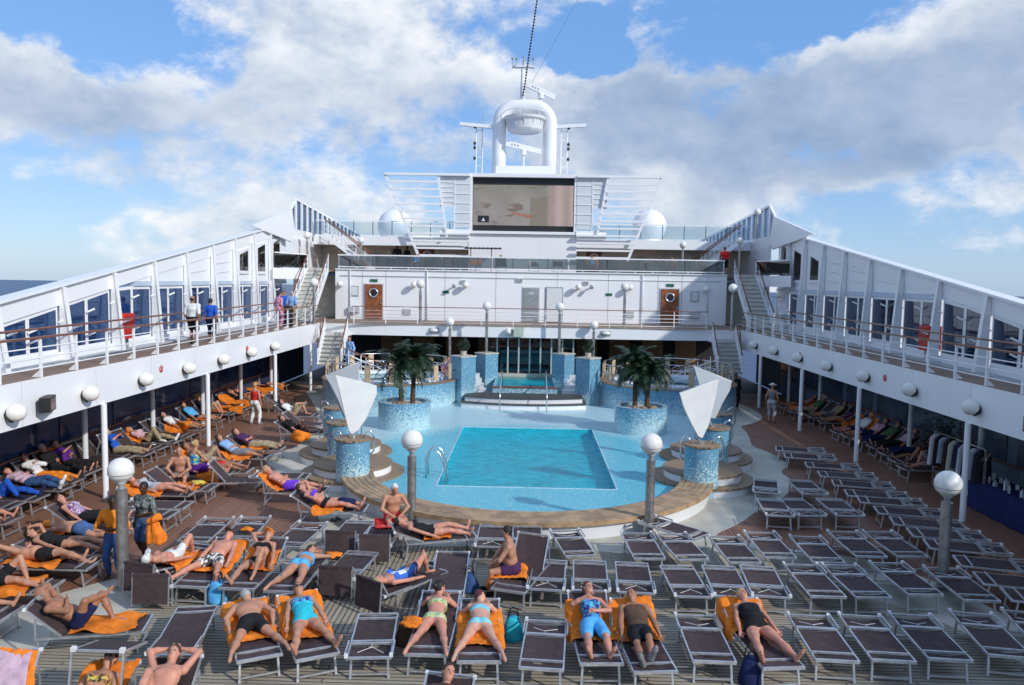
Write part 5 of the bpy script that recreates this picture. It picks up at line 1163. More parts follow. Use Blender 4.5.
    for pts_, r0, r1 in tubes: b.tube(pts_, r0, 5, r1)
    roll = math.radians(g('roll', 0)); Rr = Matrix.Rotation(roll, 4, 'Y') if roll else None; pv = Vector((0, 0, P[2]))
    def fin(mb):
        if Rr: mb.v = [tuple(pv+(Rr @ (Vector(v)-pv))) for v in mb.v]
        if sc != 1: mb.v = [(v[0]*sc, v[1]*sc, v[2] if False else (v[2]-(BZ if pose in ('supine', 'prone') else 0))*sc+(BZ if pose in ('supine', 'prone') else 0)) for v in mb.v]
        return mb
    body = fin(b).build('person', SKIN[g('skin', 'tan')], None, True, fix=False); body.location = loc; body.rotation_euler = (0, 0, rz); tag(body, label, 'person', group)
    tags = lambda p: p[5] if p[0] == 'cap' else p[4]
    TOR = ('pelvis', 'belly', 'chest', 'bust'); ch = max(h*.9, .012)
    def garment(name, col, sel, infl, smin=None, smax=None, k=.03, extra=()):
        f = Field(lo, hi, ch); n0 = 0
        for p in pr:
            if sel(tags(p)): f.put(p, infl, k); n0 += 1
        for p in extra: f.put(p, infl, k)
        if smax is not None: f.cut(P+S_*smax, S_)
        if smin is not None: f.cut(P+S_*smin, -S_)
        V, q_ = snet(f.F, f.o, ch)
        if len(V) == 0: return
        b = MB(); b.v = [tuple(v) for v in V]; b.f = [tuple(i) for i in q_]; fin(b).build(name, cloth(col), body, True, fix=False)
    def legcaps(fr_):
        out = []
        for i in (0, 1):
            an, kn, heel, ball, td = joints['an'+str(i)]; hip = [p for p in pr if tags(p) == 'th0'+str(i)][0]; r = hip[3]; out.append(('cap', hip[1], hip[1]+(kn-hip[1])*fr_, r, r*(1-.25*fr_)))
        return out
    for nm, col in g('wear', ()):
        if nm == 'trunks': garment('swim_trunks', col, lambda t_: t_ == 'pelvis', .014, None, .10, extra=legcaps(.46))
        elif nm == 'shorts': garment('shorts', col, lambda t_: t_ == 'pelvis', .018, None, .12, extra=legcaps(.85))
        elif nm == 'briefs': garment('swim_briefs', col, lambda t_: t_ in ('pelvis', 'belly') or t_[:3] == 'th0', .009, -.115, .085)
        elif nm == 'bikini_bottom': garment('bikini_bottom', col, lambda t_: t_ in ('pelvis', 'belly') or t_[:3] == 'th0', .007, -.085, .04)
        elif nm == 'bikini_top': garment('bikini_top', col, lambda t_: t_ in ('chest', 'bust', 'belly'), .012, .285, .385)
        elif nm == 'swimsuit': garment('swimsuit', col, lambda t_: t_ in TOR or t_[:3] == 'th0', .009, -.09, .40)
        elif nm == 'top': garment('vest_top', col, lambda t_: t_ in TOR, .015, -.03, .44)
        elif nm == 'shirt': garment('shirt', col, lambda t_: t_ in TOR+('sho',) or t_[:2] == 'ua', .017, -.09, .53)
        elif nm == 'long_shirt': garment('long_shirt', col, lambda t_: t_ in TOR+('sho',) or t_[:2] in ('ua', 'fa'), .017, -.10, .53)
        elif nm == 'pants': garment('trousers', col, lambda t_: t_ == 'pelvis' or t_[:2] in ('th', 'ca'), .018, None, .11)
        elif nm == 'capri': garment('trousers', col, lambda t_: t_ == 'pelvis' or t_[:2] == 'th' or t_[:3] == 'ca0', .020, None, .11)
        elif nm == 'shoes': garment('shoes', col, lambda t_: t_ == 'foot', .014, None, None, .02)
    hr = g('hair', 'short'); hc = g('hc', 'brown'); hh = .011 if h < .016 else .015
    def headpiece(name, m_, prims, cuts):
        f = Field(Hd-.34, Hd+.34, hh)
        for p in prims: f.put(p, 0, .02)
        for c_, n_ in cuts: f.cut(c_, n_)
        V, q_ = snet(f.F, f.o, hh)
        if len(V): b = MB(); b.v = [tuple(v) for v in V]; b.f = [tuple(i) for i in q_]; fin(b).build(name, m_, body, True, fix=False)
    dome = ('ell', Hd+hu*.022-hf*.012, H, (.086, .098, .108))
    if hr == 'short': headpiece('hair', HAIRM[hc], [dome], [(Hd+hf*.044+hu*.03, nv(hf*.85-hu*.62)), (Hd-hu*.075, -hu)])
    elif hr == 'long': headpiece('hair', HAIRM[hc], [dome, ('cap', Hd-hf*.05, Hd-hf*.07-hu*.17, .075, .05)], [(Hd+hf*.044+hu*.03, nv(hf*.85-hu*.50))])
    elif hr == 'bun': headpiece('hair', HAIRM[hc], [dome, ('ell', Hd-hf*.11+hu*.03, H, (.045, .045, .045))], [(Hd+hf*.044+hu*.03, nv(hf*.85-hu*.62)), (Hd-hu*.08, -hu)])
    elif hr == 'bald': headpiece('hair', HAIRM[hc], [('ell', Hd+hu*.008-hf*.012, H, (.080, .094, .10))], [(Hd-hf*.01, hf), (Hd+hu*.03, hu), (Hd-hu*.06, -hu)])
    elif hr == 'cap': headpiece('cap', HAIRM[hc], [('ell', Hd+hu*.025-hf*.003, H, (.090, .106, .110)), ('ell', Hd+hu*.045+hf*.12, H, (.07, .09, .012))], [(Hd+hu*.035, -hu)])
    elif hr == 'hat': headpiece('hat', HAIRM[hc], [('ell', Hd+hu*.045, H, (.095, .108, .10)), ('ell', Hd+hu*.055, H, (.19, .20, .016))], [(Hd+hu*.035, -hu)])
    if g('far') is None:
        b = MB()
        for s_ in (-1, 1): b.sphere(tuple(Hd+hf*.083+hs*s_*.032+hu*.012), .026 if g('glasses') else .012, 8, .7)
        if g('glasses'): b.bar(Hd+hf*.094+hs*.05+hu*.02, Hd+hf*.094-hs*.05+hu*.02, .012)
        fin(b).build('sunglasses' if g('glasses') else 'eyes', LENS if g('glasses') else EYEM, body, True)
        b = MB(); b.sphere((0, 0, 0), .011, 6); b.v = [tuple(Hd+hf*.084-hu*.047+hs*v[0]*2+hu*v[2]*.7+hf*v[1]) for v in b.v]; fin(b).build('mouth', LIP, body, True)
    return body
# ------------------------------------------------------------------ towels and bags
def towel(loc, rz, label, ang=0, s0=-.35, s1=.85, w_=.80, m_=None, seed=0, z=0.0):
    rr = random.Random(seed); nx, ny = 16, 26; b = MB(); ph = [rr.uniform(0, 6) for _ in range(6)]; off = rr.uniform(-.06, .06)
    for j in range(ny+1):
        for i in range(nx+1):
            u = -1+2*i/nx; s_ = s0+(s1-s0)*j/ny; x_ = u*w_/2+off+.03*math.sin(5*s_+ph[0]); wob_ = .022*math.sin(9*s_+ph[1]+2*u)+.016*math.sin(17*s_-5*u+ph[2])+.010*math.sin(23*u+ph[3]+4*s_); sx = s_+.035*math.sin(4*u+ph[4])
            y_, z_ = bed(min(sx, HL), ang); z_ += .030+max(wob_, -.012)
            ov = abs(x_)-.355
            if ov > 0: z_ -= ov*1.5-.006*math.sin(30*s_+ph[5]); x_ = math.copysign(.365+.25*ov+.012*math.sin(14*s_+ph[5]), x_)
            b.v.append((x_, y_, max(z_, .03)))
    for j in range(ny):
        for i in range(nx): k = j*(nx+1)+i; b.f.append((k, k+1, k+nx+2, k+nx+1))
    o = b.build('towel', m_ or ORANGE, None, True, fix=False); o.location = (loc[0], loc[1], z); o.rotation_euler = (0, 0, rz); return tag(o, label, 'towel', 'beach towels')
def crumple(x_, y_, z_, r_, label, m_=None, seed=0, flat=.35):
    rr = random.Random(seed); b = MB(); b.sphere((0, 0, 0), 1, 28); ph = [rr.uniform(0, 6) for _ in range(6)]; out = []
    for v in b.v:
        k = 1+.16*math.sin(4*v[0]+ph[0]+3*v[1])+.12*math.sin(7*v[1]+ph[1]+4*v[2])+.08*math.sin(13*v[0]-9*v[1]+ph[2])
        out.append((v[0]*r_*k, v[1]*r_*k*.75, max(v[2]*k, -.8)*r_*flat+.8*r_*flat))
    b.v = out; o = b.build('towel', m_ or ORANGE, None, True, fix=False); o.location = (x_, y_, z_); return tag(o, label, 'towel', 'beach towels')
def bag(px, py, label, col, w_=.34, hgt=.36):
    x_, y_ = G(px, py, 0); o = thing('beach_bag', label, 'bag', (x_, y_, 0)); b = MB(); vs = []; fs = []; n_ = 16; m_ = 7
    for j in range(m_+1):
        u = j/m_; k = (1.0-.35*u*u)*(.86+.14*math.sin(PI*min(1, u*1.2+.1)))
        for i in range(n_): a = 2*PI*i/n_; q_ = 1+.05*math.sin(3*a+5*u); vs.append((w_*.5*k*math.cos(a)*q_, w_*.34*k*math.sin(a)*q_, hgt*u))
    for j in range(m_): fs += [(j*n_+i, j*n_+(i+1) % n_, (j+1)*n_+(i+1) % n_, (j+1)*n_+i) for i in range(n_)]
    fs += [tuple(range(n_-1, -1, -1)), tuple(m_*n_+i for i in range(n_))]; b.add(vs, fs); b.build('sack', cloth(col), o, True)
    for sy in (-1, 1): b = MB(); b.tube([(-.09, sy*.06, hgt-.02), (-.06, sy*.07, hgt+.10), (0, sy*.07, hgt+.14), (.06, sy*.07, hgt+.10), (.09, sy*.06, hgt-.02)], .011, 5); b.build('strap', cloth('black'), o)
    return o
# ------------------------------------------------------------------ who and what is where
ORD = ['first', 'second', 'third', 'fourth', 'fifth', 'sixth', 'seventh', 'eighth', 'ninth', 'tenth', 'eleventh', 'twelfth', 'thirteenth', 'fourteenth', 'fifteenth', 'sixteenth']
NS = [0]
def occ(place, desc, ang=0, hood=None, tw=None, group=None, color=None, **sp):
    """a lounger, the person on it and, if there is one, the towel under them"""
    x_, y_, rz = place; NS[0] += 1; ang = ang or 2
    lounger(x_, y_, rz, 'brown lounger under the '+desc, ang, hood)
    if tw: towel((x_, y_), rz, 'orange towel under the '+desc, ang, tw[0], tw[1], tw[2] if len(tw) > 2 else .80, color, NS[0])
    sp.setdefault('ang', ang); return person(sp, (x_, y_, 0), rz, desc, group)
def empties(rows, row, extra=''):
    for i, r in enumerate(rows):
        x_, y_, rz = r[0]; rz += random.uniform(-.035, .035); lounger(x_, y_, rz, f'empty brown lounger{extra}, {ORD[i] if len(rows) > 1 else "the one"} {row}', *(r[1:]))
HQ = .0125
# front row
occ(ends((260, 657), (245, 602), 'f', 12), 'grey-haired man face down in black trunks with arms spread', 12, None, (-.42, .90, .86), pose='prone', skin='tan', fat=.9, wear=[('trunks', 'black')], hair='short', hc='grey', arms=('side', 'side'), spread=.42, h=HQ, turn=.2, sc=1.0)
occ(ends((318, 656), (300, 600), 'f', 24), 'woman in a turquoise flowered swimsuit and sunglasses lying back', 24, None, (-.35, .88, .84), skin='tan', fem=True, fat=.7, wear=[('swimsuit', 'turq'), ('bikini_top', 'flower')], hair='short', hc='brown', glasses=True, spread=.38, h=HQ)
empties([(ends((368, 658), (379, 613), 'n'),)], 'among the sunbathers at the front left, head end nearest')
occ(ends((426, 654), (438, 603), 'f', 18), 'dark-haired woman face down in a leafy print bikini, head raised', 18, None, None, pose='prone', skin='pink', fem=True, fat=.2, wear=[('bikini_bottom', 'leafy'), ('bikini_top', 'leafy')], hair='bun', hc='black', glasses=True, arms=('prop', 'prop'), lookup=True, turn=.9, spread=.25, h=HQ)
crumple(*G(414, 626, .42), .42, .22, 'orange towel bunched beside the dark-haired woman in the leafy bikini', None, 3)
occ(ends((479, 661), (480, 607), 'f', 14), 'auburn-haired woman face down in a pale blue bikini', 14, None, (-.5, .62, .86), pose='prone', skin='fair', fem=True, fat=.25, wear=[('bikini_bottom', 'cyan'), ('bikini_top', 'cyan')], hair='short', hc='auburn', arms=('prop', 'prop'), spread=.35, h=HQ, turn=.5)
empties([(ends((542, 668), (546, 622), 'f'),)], 'in the front row right of the pale blue bikini')
occ(ends((602, 663), (589, 598), 'f', 34), 'woman with purple-red hair in a flowered blue dress sitting back', 34, None, (-.25, .70, .80), skin='pink', fem=True, fat=.3, wear=[('swimsuit', 'flower'), ('shorts', 'sky')], hair='long', hc='auburn', arms=('hold', 'belly'), legs=('flat', 'flat'), spread=.1, turn=.5, h=HQ)
occ(ends((656, 671), (629, 598), 'f', 30), 'bald man in a dark vest and black shorts lying back', 30, None, (.0, .93, .78), skin='deep_tan', fat=.4, wear=[('top', 'brown'), ('shorts', 'black'), ('shoes', 'grey')], hair='bald', hc='grey', legs=('flat', 'cross'), turn=-.7, h=HQ)
occ(ends((784, 667), (742, 603), 'f', 24), 'blonde woman in a black swimsuit lying back on the front right', 24, None, (.15, .93, .86), skin='pink', fem=True, fat=1.0, wear=[('swimsuit', 'black'), ('top', 'black')], hair='short', hc='blond', spread=.3, turn=.5, h=HQ)
empties([(ends(*p),) for p in (((716, 661), (695, 619), 'f'), ((839, 660), (808, 618), 'f'), ((893, 660), (861, 618), 'f'), ((952, 659), (911, 618), 'f'), ((1012, 656), (970, 614), 'f'), ((1068, 654), (1022, 612), 'f'))], 'from the left in the front right row')
# second row
empties([(ends(*p),) for p in (((547, 590), (549, 561), 'n'), ((592, 591), (589, 562), 'n'), ((637, 593), (631, 563), 'n'), ((693, 597), (677, 566), 'n'), ((734, 597), (718, 566), 'n'), ((772, 597), (756, 566), 'n'), ((827, 596), (803, 567), 'f'), ((874, 597), (840, 567), 'f'), ((925, 594), (890, 566), 'f'), ((982, 600), (944, 571), 'f'))], 'from the left in the second row right of centre')
# third row, just in front of the pool rim
empties([(ends(*p),) for p in (((492, 547), (493, 525), 'n'), ((528, 547), (527, 525), 'n'), ((581, 555), (565, 532), 'f'), ((649, 558), (637, 534), 'f'), ((694, 559), (670, 534), 'f'), ((745, 562), (725, 538), 'f'), ((781, 557), (762, 536), 'f'), ((830, 562), (804, 537), 'f'), ((871, 556), (845, 534), 'f'), ((914, 556), (879, 534), 'f'))], 'from the left in the third row by the pool rim')
empties([(ends((702, 536), (656, 522), 'f'),)], 'turned sideways behind the right rim lamp post')
# cluster on the right path
empties([(ends(*p),) for p in (((767, 493), (765, 479), 'n'), ((816, 494.5), (798, 480), 'n'), ((781, 516), (769, 499), 'n'), ((812, 516), (790, 498), 'n'), ((849, 516), (829, 498), 'n'))], 'of five in the cluster right of the round platforms')
# stepped column of sideways loungers
E_ = [((776, 448), (818, 446)), ((784.6, 454.7), (829, 454)), ((806, 464), (852, 464)), ((819, 473), (861, 472)), ((833, 482), (878, 480)), ((846, 492), (892, 487)), ((858.6, 498.5), (903, 494)), ((876, 509), (922, 503)), ((892, 520), (936, 513)), ((909.5, 531), (955, 523)), ((926.6, 543), (975, 535)), ((957, 560), (1006, 549)), ((978, 577), (1028, 566)), ((1006, 593), (1058, 580))]
rows = []
for i, (a, c) in enumerate(E_):
    x_, y_, rz = xend(a, 1, -14, HLF); rows.append(((x_, y_, rz),))
empties(rows, 'from the back in the stepped right-hand column', ' lying sideways')
# middle group, left of centre
def dressed(place, desc, **k): return occ(place, desc, **k)
occ(ends((474, 533), (403, 527), 'f', 22), 'dark-haired woman in a black swimsuit lying parallel to the pool rim', 22, None, (-.35, .25, .72), skin='pink', fem=True, fat=.4, wear=[('swimsuit', 'black')], hair='bun', hc='dark', legs=('flat', 'cross'), turn=-.4, h=.014)
empties([(ends((376, 547), (389, 515), 'n', 0), 0, 'hang')], 'with its dark hood hanging down, behind the white-haired seated man')
px_, py_ = G(392, 520, BZ)
towel((px_, py_-.2), .2, 'red towel under the seated white-haired man by the pool rim', 0, -.45, .35, .72, cloth('red'), 77)
person(dict(pose='sit', skin='tan', fat=.5, wear=[('trunks', 'red')], hair='short', hc='white', arms=('knee', 'knee'), lean=16, down=True, seat=BZ+.03, h=.014), (px_, py_, 0), .45, 'white-haired bare-chested man sitting bent forward by the pool rim')
empties([(ends((341, 543), (365, 516), 'n', 0), 0, 'hang')], 'left of the white-haired man, its dark hood hanging down')
empties([(ends((338, 580), (359, 555), 'n', 0), 0, 'hang')], 'with a hood, on the planks left of the blonde woman')
occ(ends((372, 592), (424, 572), 'n', 2), 'blonde woman in a blue and white swimsuit seen from behind', 0, 'hang', None, skin='pink', fem=True, wear=[('swimsuit', 'bluewhite'), ('briefs', 'navy')], hair='short', hc='blond', legs=('bent', 'flat'), spread=.5, arms=('side', 'hang'), h=.014)
empties([(ends((444, 596), (453, 556), 'f', 12), 12)], 'with a plain dark bed, behind the leafy bikini')
empties([(ends((507, 590), (520, 548), 'f', 55), 55)], 'carrying the big seated man, back raised behind him')
px_, py_ = G(508, 573, BZ)
towel((px_-.0, py_+.4), 0, 'orange towel under the big man sitting sideways', 0, -.75, .2, .95, None, 78)
person(dict(pose='sit', skin='tan', fat=1.0, wear=[('trunks', 'plum'), ('shoes', 'black')], hair='short', hc='black', arms=('knee', 'knee'), lean=12, seat=BZ+.03, h=HQ, turn=.2), (px_+.1, py_-.05, 0), -PI/2, 'big dark-haired bare-chested man sitting sideways on the end of a lounger')
occ(ends((281, 591), (313, 556), 'f', 2), 'woman face down in a bright blue two-piece swimsuit', 0, None, None, pose='prone', skin='tan', fem=True, fat=.5, wear=[('briefs', 'sky'), ('bikini_top', 'sky'), ('top', 'sky')][:2], hair='short', hc='brown', arms=('under', 'fwd'), spread=.2, h=.014)
crumple(*G(333, 557, .42), .42, .16, 'small orange towel by the head of the blue two-piece swimsuit', None, 5)
occ(ends((236, 588), (271, 538), 'f', 30), 'woman in a black bikini with an orange cloth round her hair', 30, None, (-.1, .6, .74), skin='tan', fem=True, wear=[('bikini_bottom', 'black'), ('bikini_top', 'black')], hair='cap', hc='orange', arms=('head', 'side'), legs=('flat', 'bent'), h=.014)
occ(ends((188, 586), (228, 542), 'f', 24), 'man in white patterned shorts and cap, feet towards the camera', 24, None, (-.3, .85, .84), skin='pink', fat=.5, wear=[('trunks', 'check')], hair='cap', hc='brown', spread=.6, h=.014)
occ(ends((142, 569), (199, 548), 'n', 12), 'bare-legged sunbather in a white cap lying away from the camera', 12, 'hang', (-.5, .5, .74), skin='pink', fem=True, wear=[('briefs', 'white')], hair='cap', hc='white', legs=('bent', 'flat'), spread=.4, h=.016)
empties([(ends((152, 588), (178, 566), 'n', 0), 0, 'hang')], 'with a black hood, behind the left lamp post')
empties([(ends(*p),) for p in (((192, 541), (217, 521), 'f'), ((236, 540), (252, 522), 'f'))], 'of two flat ones behind the man in patterned shorts')
crumple(*G(247, 531, .42), .42, .14, 'small orange towel left on an empty flat lounger', None, 8)
empties([(ends((286, 546), (311, 525), 'f'),)], 'standing alone left of the pool behind the blue two-piece')
occ(ends((148, 622), (57, 600), 'f', 42), 'man in navy trunks shading his face, one knee up', 42, None, (-.8, .2, .72), skin='deep_tan', fat=.6, wear=[('trunks', 'navy')], hair='bald', hc='grey', arms=('chest', 'head'), legs=('figure', 'bent'), h=HQ, turn=.5)
empties([(ends((170, 652), (197, 606), 'n', 8), 8)], 'on the left planks right behind the man with folded arms')
# bottom edge
x_, y_ = G(175, 668, .7)
occ((x_, y_-.62, 0.05), 'man with both arms folded behind his head at the bottom edge', 35, None, None, skin='pink', fat=.3, wear=[('trunks', 'navy')], hair='short', hc='brown', arms=('head', 'head'), legs=('up', 'cross'), h=HQ)
x_, y_ = G(108, 672, .7)
occ((x_, y_-.62, 0.0), 'woman in a gold print bikini under a raised hood', 32, 'over', (.0, .93, .72), skin='tan', fem=True, wear=[('bikini_bottom', 'goldprint'), ('bikini_top', 'goldprint')], hair='short', hc='dark', glasses=True, h=HQ)
x_, y_ = G(441, 683, .75)
occ((x_, y_-.66, -.15), 'brown-haired person at the bottom edge, head turned aside', 38, None, None, skin='pink', fem=True, wear=[('shirt', 'brown')], hair='short', hc='brown', turn=.8, arms=('side', 'belly'), h=HQ)
x_, y_ = G(34, 650, .85)
lounger(x_-.1, y_-.80, .12, 'brown lounger with an orange and pink towel in the bottom left corner', 48); towel((x_-.1, y_-.80), .12, 'orange towel over the raised back in the bottom left corner', 48, .1, .93, .76, None, 31); towel((x_-.1, y_-.80), .12, 'pale pink towel over the orange one in the bottom left corner', 48, .05, .84, .62, cloth('lavender'), 32, .035)
# left side, loungers square to the ship, feet inboard
def left(foot, desc, ang=0, dev=0, **k): return occ(xend(foot, -1, dev), desc, ang, **k)
left((12, 613), 'sunbather at the left frame edge showing only bare feet', 0, skin='tan', wear=[('trunks', 'black')], hair='short', spread=.3, h=.016)
left((54, 586), 'man in black trunks with a white flash, nearest on the left', 10, tw=(-.6, .6), skin='tan', fat=.6, wear=[('trunks', 'black')], hair='short', hc='grey', legs=('flat', 'bent'), spread=.1, h=.015)
left((96, 563), 'heavy man in black and yellow trunks lying on his side', 0, tw=(-.3, .8), skin='tan', fat=1.0, wear=[('trunks', 'black'), ('briefs', 'yellow')][:1], hair='bald', hc='grey', arms=('head', 'chest'), roll=35, h=.015)
left((112, 549), 'dark-haired woman in a black swimsuit with a hand at her face', 12, skin='tan', fem=True, fat=.2, wear=[('swimsuit', 'black')], hair='short', hc='dark', arms=('side', 'face'), h=.015)
left((124, 534), 'man in grey-blue trunks lying face down on the left deck', 0, tw=(.3, .9, .6), pose='prone', skin='tan', fat=.4, wear=[('trunks', 'denim')], hair='short', hc='orange', arms=('under', 'side'), h=.016)
left((130, 522), 'person in a purple patterned top and black shorts', 35, skin='pink', fem=True, fat=.4, wear=[('top', 'lilac'), ('shorts', 'black')], hair='short', hc='brown', h=.018)
empties([(xend((17, 505), -1, 0, HLF), 0)], 'at the left frame edge under the gallery')
left((15, 519), 'sunbather under the left gallery edge with only the legs in view', 10, tw=(-.4, .8), skin='pink', wear=[('trunks', 'navy')], hair='short', hc='dark', h=.018)
left((42, 497), 'person in blue clothes with a turquoise cloth at the left edge', 30, skin='pink', wear=[('long_shirt', 'blue'), ('pants', 'blue'), ('shoes', 'navy')], legs=('bent', 'flat'), hair='short', far=1)
left((69, 487), 'man in a lavender shirt and jeans with white shoes', 22, skin='pink', fat=.5, wear=[('long_shirt', 'lavender'), ('pants', 'jeans'), ('shoes', 'white')], hair='short', hc='brown', legs=('flat', 'cross'), arms=('belly', 'side'), far=1)
left((79, 480), 'man in a white shirt with an orange towel round his legs', 48, skin='tan', wear=[('long_shirt', 'white'), ('pants', 'orange')], hair='short', hc='dark', glasses=True, arms=('chest', 'chest'), far=None)
left((92, 472), 'grey-haired man in a black jacket sitting back under the left gallery', 60, skin='pink', wear=[('long_shirt', 'black'), ('pants', 'black')], hair='short', hc='grey', arms=('belly', 'belly'), far=1)
left((104, 467), 'woman in a purple blouse sitting up under the left gallery', 58, tw=(.1, .9, .9), skin='tan', fem=True, wear=[('shirt', 'purple'), ('pants', 'black')], hair='short', hc='brown', arms=('hold', 'belly'), far=1)
empties([(xend((120, 461), -1), 50), (xend((132, 456), -1), 50)], 'of two raised ones right of the purple blouse')
left((150, 453), 'person in a royal blue shirt and pale trousers sitting up', 62, skin='pink', wear=[('shirt', 'blue'), ('pants', 'khaki')], hair='short', hc='blond', arms=('hold', 'hold'), far=1)
left((178, 441), 'woman in a striped shirt and khaki trousers with one knee up', 20, tw=(.2, .93), skin='tan', fem=True, wear=[('shirt', 'stripes'), ('pants', 'khaki'), ('shoes', 'white')], hair='short', hc='orange', legs=('bent', 'flat'), far=1)
empties([(xend((164, 447), -1), 50), (xend((191, 435), -1), 45)], 'of two empty ones beside the striped shirt under the left gallery')
left((206, 428), 'man in a white shirt and orange shorts by the second post', 32, tw=(-.4, .5, .9), skin='tan', wear=[('shirt', 'white'), ('shorts', 'orange')], hair='short', hc='dark', far=1)
left((222, 420), 'person in a turquoise top sitting up under the left gallery', 45, tw=(-.5, .3, .7), skin='tan', fem=True, wear=[('shirt', 'sky'), ('briefs', 'black')], hair='short', hc='black', far=1)
left((234, 413), 'person in grey with a yellow cap under the left gallery', 50, skin='pink', wear=[('shirt', 'grey'), ('shorts', 'khaki')], hair='cap', hc='yellow', legs=('bent', 'bent'), far=1)
for i, (p, a) in enumerate((((248, 408), 2), ((258, 402), 30), ((268, 395), 20), ((279, 389), 2), ((287, 385), 2))):
    x_, y_, rz = xend(p, -1); lounger(x_, y_, rz, f'lounger with an orange towel in the far left corner, {ORD[i]} from the front', a); towel((x_, y_), rz, f'orange towel on a lounger in the far left corner, {ORD[i]} from the front', a, -.85, .8, .86, None, 40+i)
for i, p in enumerate(((262, 398), (283, 387))):
    x_, y_, rz = xend(p, -1); person(dict(skin='tan', wear=[('trunks', 'navy' if i else 'black')], hair='short', hc='dark', far=1, ang=0 if i else 20, h=.024), (x_, y_, .03), rz, f'tanned sunbather on an orange towel in the far left corner, {["nearer", "farther"][i]} one', None)
# teak deck, middle left
left((194, 492), 'person in a pale top lying behind the walking woman', 15, tw=(-.2, .9, .9), skin='pink', fem=True, wear=[('swimsuit', 'lightgrey')], hair='short', hc='brown', h=.018)
empties([(xend((174, 514), -1, 0, HLF), 0), (xend((188, 505), -1, 0, HLF), 0)], 'of two flat ones right of the walking woman with towels')
x_, y_, rz = xend((214, 487), -1); lounger(x_, y_, rz, 'lounger with orange towels and a yellow cloth near the seated couple', 40); towel((x_, y_), rz, 'orange towel with a yellow cloth on it near the seated couple', 40, -.6, .2, .9, None, 51); crumple(x_+.5, y_, .45, .17, 'bright yellow cloth on the orange towel', cloth('yellow'), 6)
x_, y_ = G(176, 495, 0); person(dict(pose='sit', skin='tan', fat=.5, wear=[('trunks', 'grey')], hair='bald', hc='white', lean=14, arms=('knee', 'knee'), h=.016), (x_, y_+.35, 0), .15, 'grey-haired bare man sitting facing the camera on the left deck')
x_, y_ = G(190, 487, 0); person(dict(pose='sit', skin='tan', fem=True, fat=.5, wear=[('swimsuit', 'tropic')], hair='bun', hc='blond', arms=('knee', 'side'), h=.016), (x_, y_+.2, 0), 2.6, 'blonde woman in a bright blue patterned swimsuit sitting with her back turned')
left((231, 473), 'man in a purple shirt and trousers lying behind the seated couple', 12, tw=(-.8, -.1, .8), skin='pink', fat=.4, wear=[('long_shirt', 'plum'), ('shorts', 'purple')], hair='short', hc='grey', h=.018)
left((238, 463), 'bare-chested man in khaki shorts with a raised knee', 35, tw=(.1, .93, .8), skin='deep_tan', wear=[('shorts', 'khaki')], hair='short', hc='dark', legs=('flat', 'bent'), arms=('belly', 'side'), h=.018)
left((283, 448), 'man in a dark purple shirt and khaki trousers asleep', 38, tw=(-.5, .35, .8), skin='pink', wear=[('shirt', 'plum'), ('pants', 'khaki')], hair='short', hc='brown', arms=('belly', 'belly'), h=.019)
left((325, 432), 'woman in a black top with one knee raised', 34, skin='tan', fem=True, wear=[('shirt', 'black'), ('briefs', 'black')], hair='short', hc='black', legs=('bent', 'flat'), h=.019)
x_, y_ = G(300, 441, .3); crumple(x_, y_, .3, .32, 'orange towel hanging over the side of a lounger near the round platforms', None, 11, .6)
left((319, 415), 'person in khaki shorts with both legs drawn up and crossed', 38, skin='tan', wear=[('shirt', 'white'), ('shorts', 'khaki')], hair='short', hc='black', legs=('figure', 'bent'), h=.019)
empties([(xend((329, 424), -1), 40), (xend((305, 404), -1), 35)], 'of two raised empty ones on the left of the pool')
left((326, 490), 'sunbather in violet trunks lying left of the pool', 38, tw=(.1, .93, .7), skin='pink', fat=.3, wear=[('trunks', 'violet')], hair='short', hc='blond', arms=('belly', 'side'), h=.016)
left((366, 508), 'woman in a black bikini bottom near the left pool rim', 32, tw=(-.45, .3, .9), skin='pink', fem=True, fat=.3, wear=[('bikini_bottom', 'black'), ('bikini_top', 'violet')], hair='short', hc='brown', arms=('belly', 'face'), h=.015)
x_, y_ = G(346, 504, .47); crumple(x_, y_, .44, .22, 'navy cloth lying on the legs of the black bikini near the rim', cloth('navy'), 12, .45)
empties([(xend((308, 476), -1, 0, HLF), 0), (xend((272, 478), -1, 12), 50)], 'of two by the left round platforms, behind the violet trunks')
# under the right gallery, feet inboard
def right(foot, desc, ang=0, dev=0, **k): return occ(xend(foot, 1, dev), desc, ang, **k)
right((901, 467), 'person in a grey shirt under the right gallery', 22, tw=(.1, .9, .95), skin='tan', fat=.5, wear=[('shirt', 'lightgrey'), ('shorts', 'grey')], hair='short', hc='brown', legs=('bent', 'flat'), arms=('head', 'side'), h=.018)
right((892, 460), 'person in a purple top with bare legs under the right gallery', 25, skin='deep_tan', fem=True, wear=[('swimsuit', 'purple')], hair='short', hc='dark', arms=('belly', 'head'), legs=('flat', 'bent'), h=.02)
right((882, 453), 'person in dark clothes lying low under the right gallery', 30, skin='tan', wear=[('shirt', 'brown'), ('pants', 'navy')], hair='short', hc='black', far=1, h=.022)
right((870, 446), 'person in a pink and dark outfit under the right gallery', 40, skin='pink', fem=True, wear=[('shirt', 'lavender'), ('pants', 'black')], hair='short', hc='brown', far=1, h=.022)
right((833, 431), 'person in a white shirt sitting up on the far right', 55, tw=(.3, .93, .9), skin='pink', wear=[('shirt', 'white'), ('shorts', 'navy')], hair='short', hc='orange', arms=('knee', 'side'), far=1, h=.022)
right((820, 421), 'bare-legged person in plum by the third right post', 35, tw=(-.2, .8, .9), skin='tan', fem=True, wear=[('swimsuit', 'plum')], hair='short', hc='brown', far=1, h=.024)
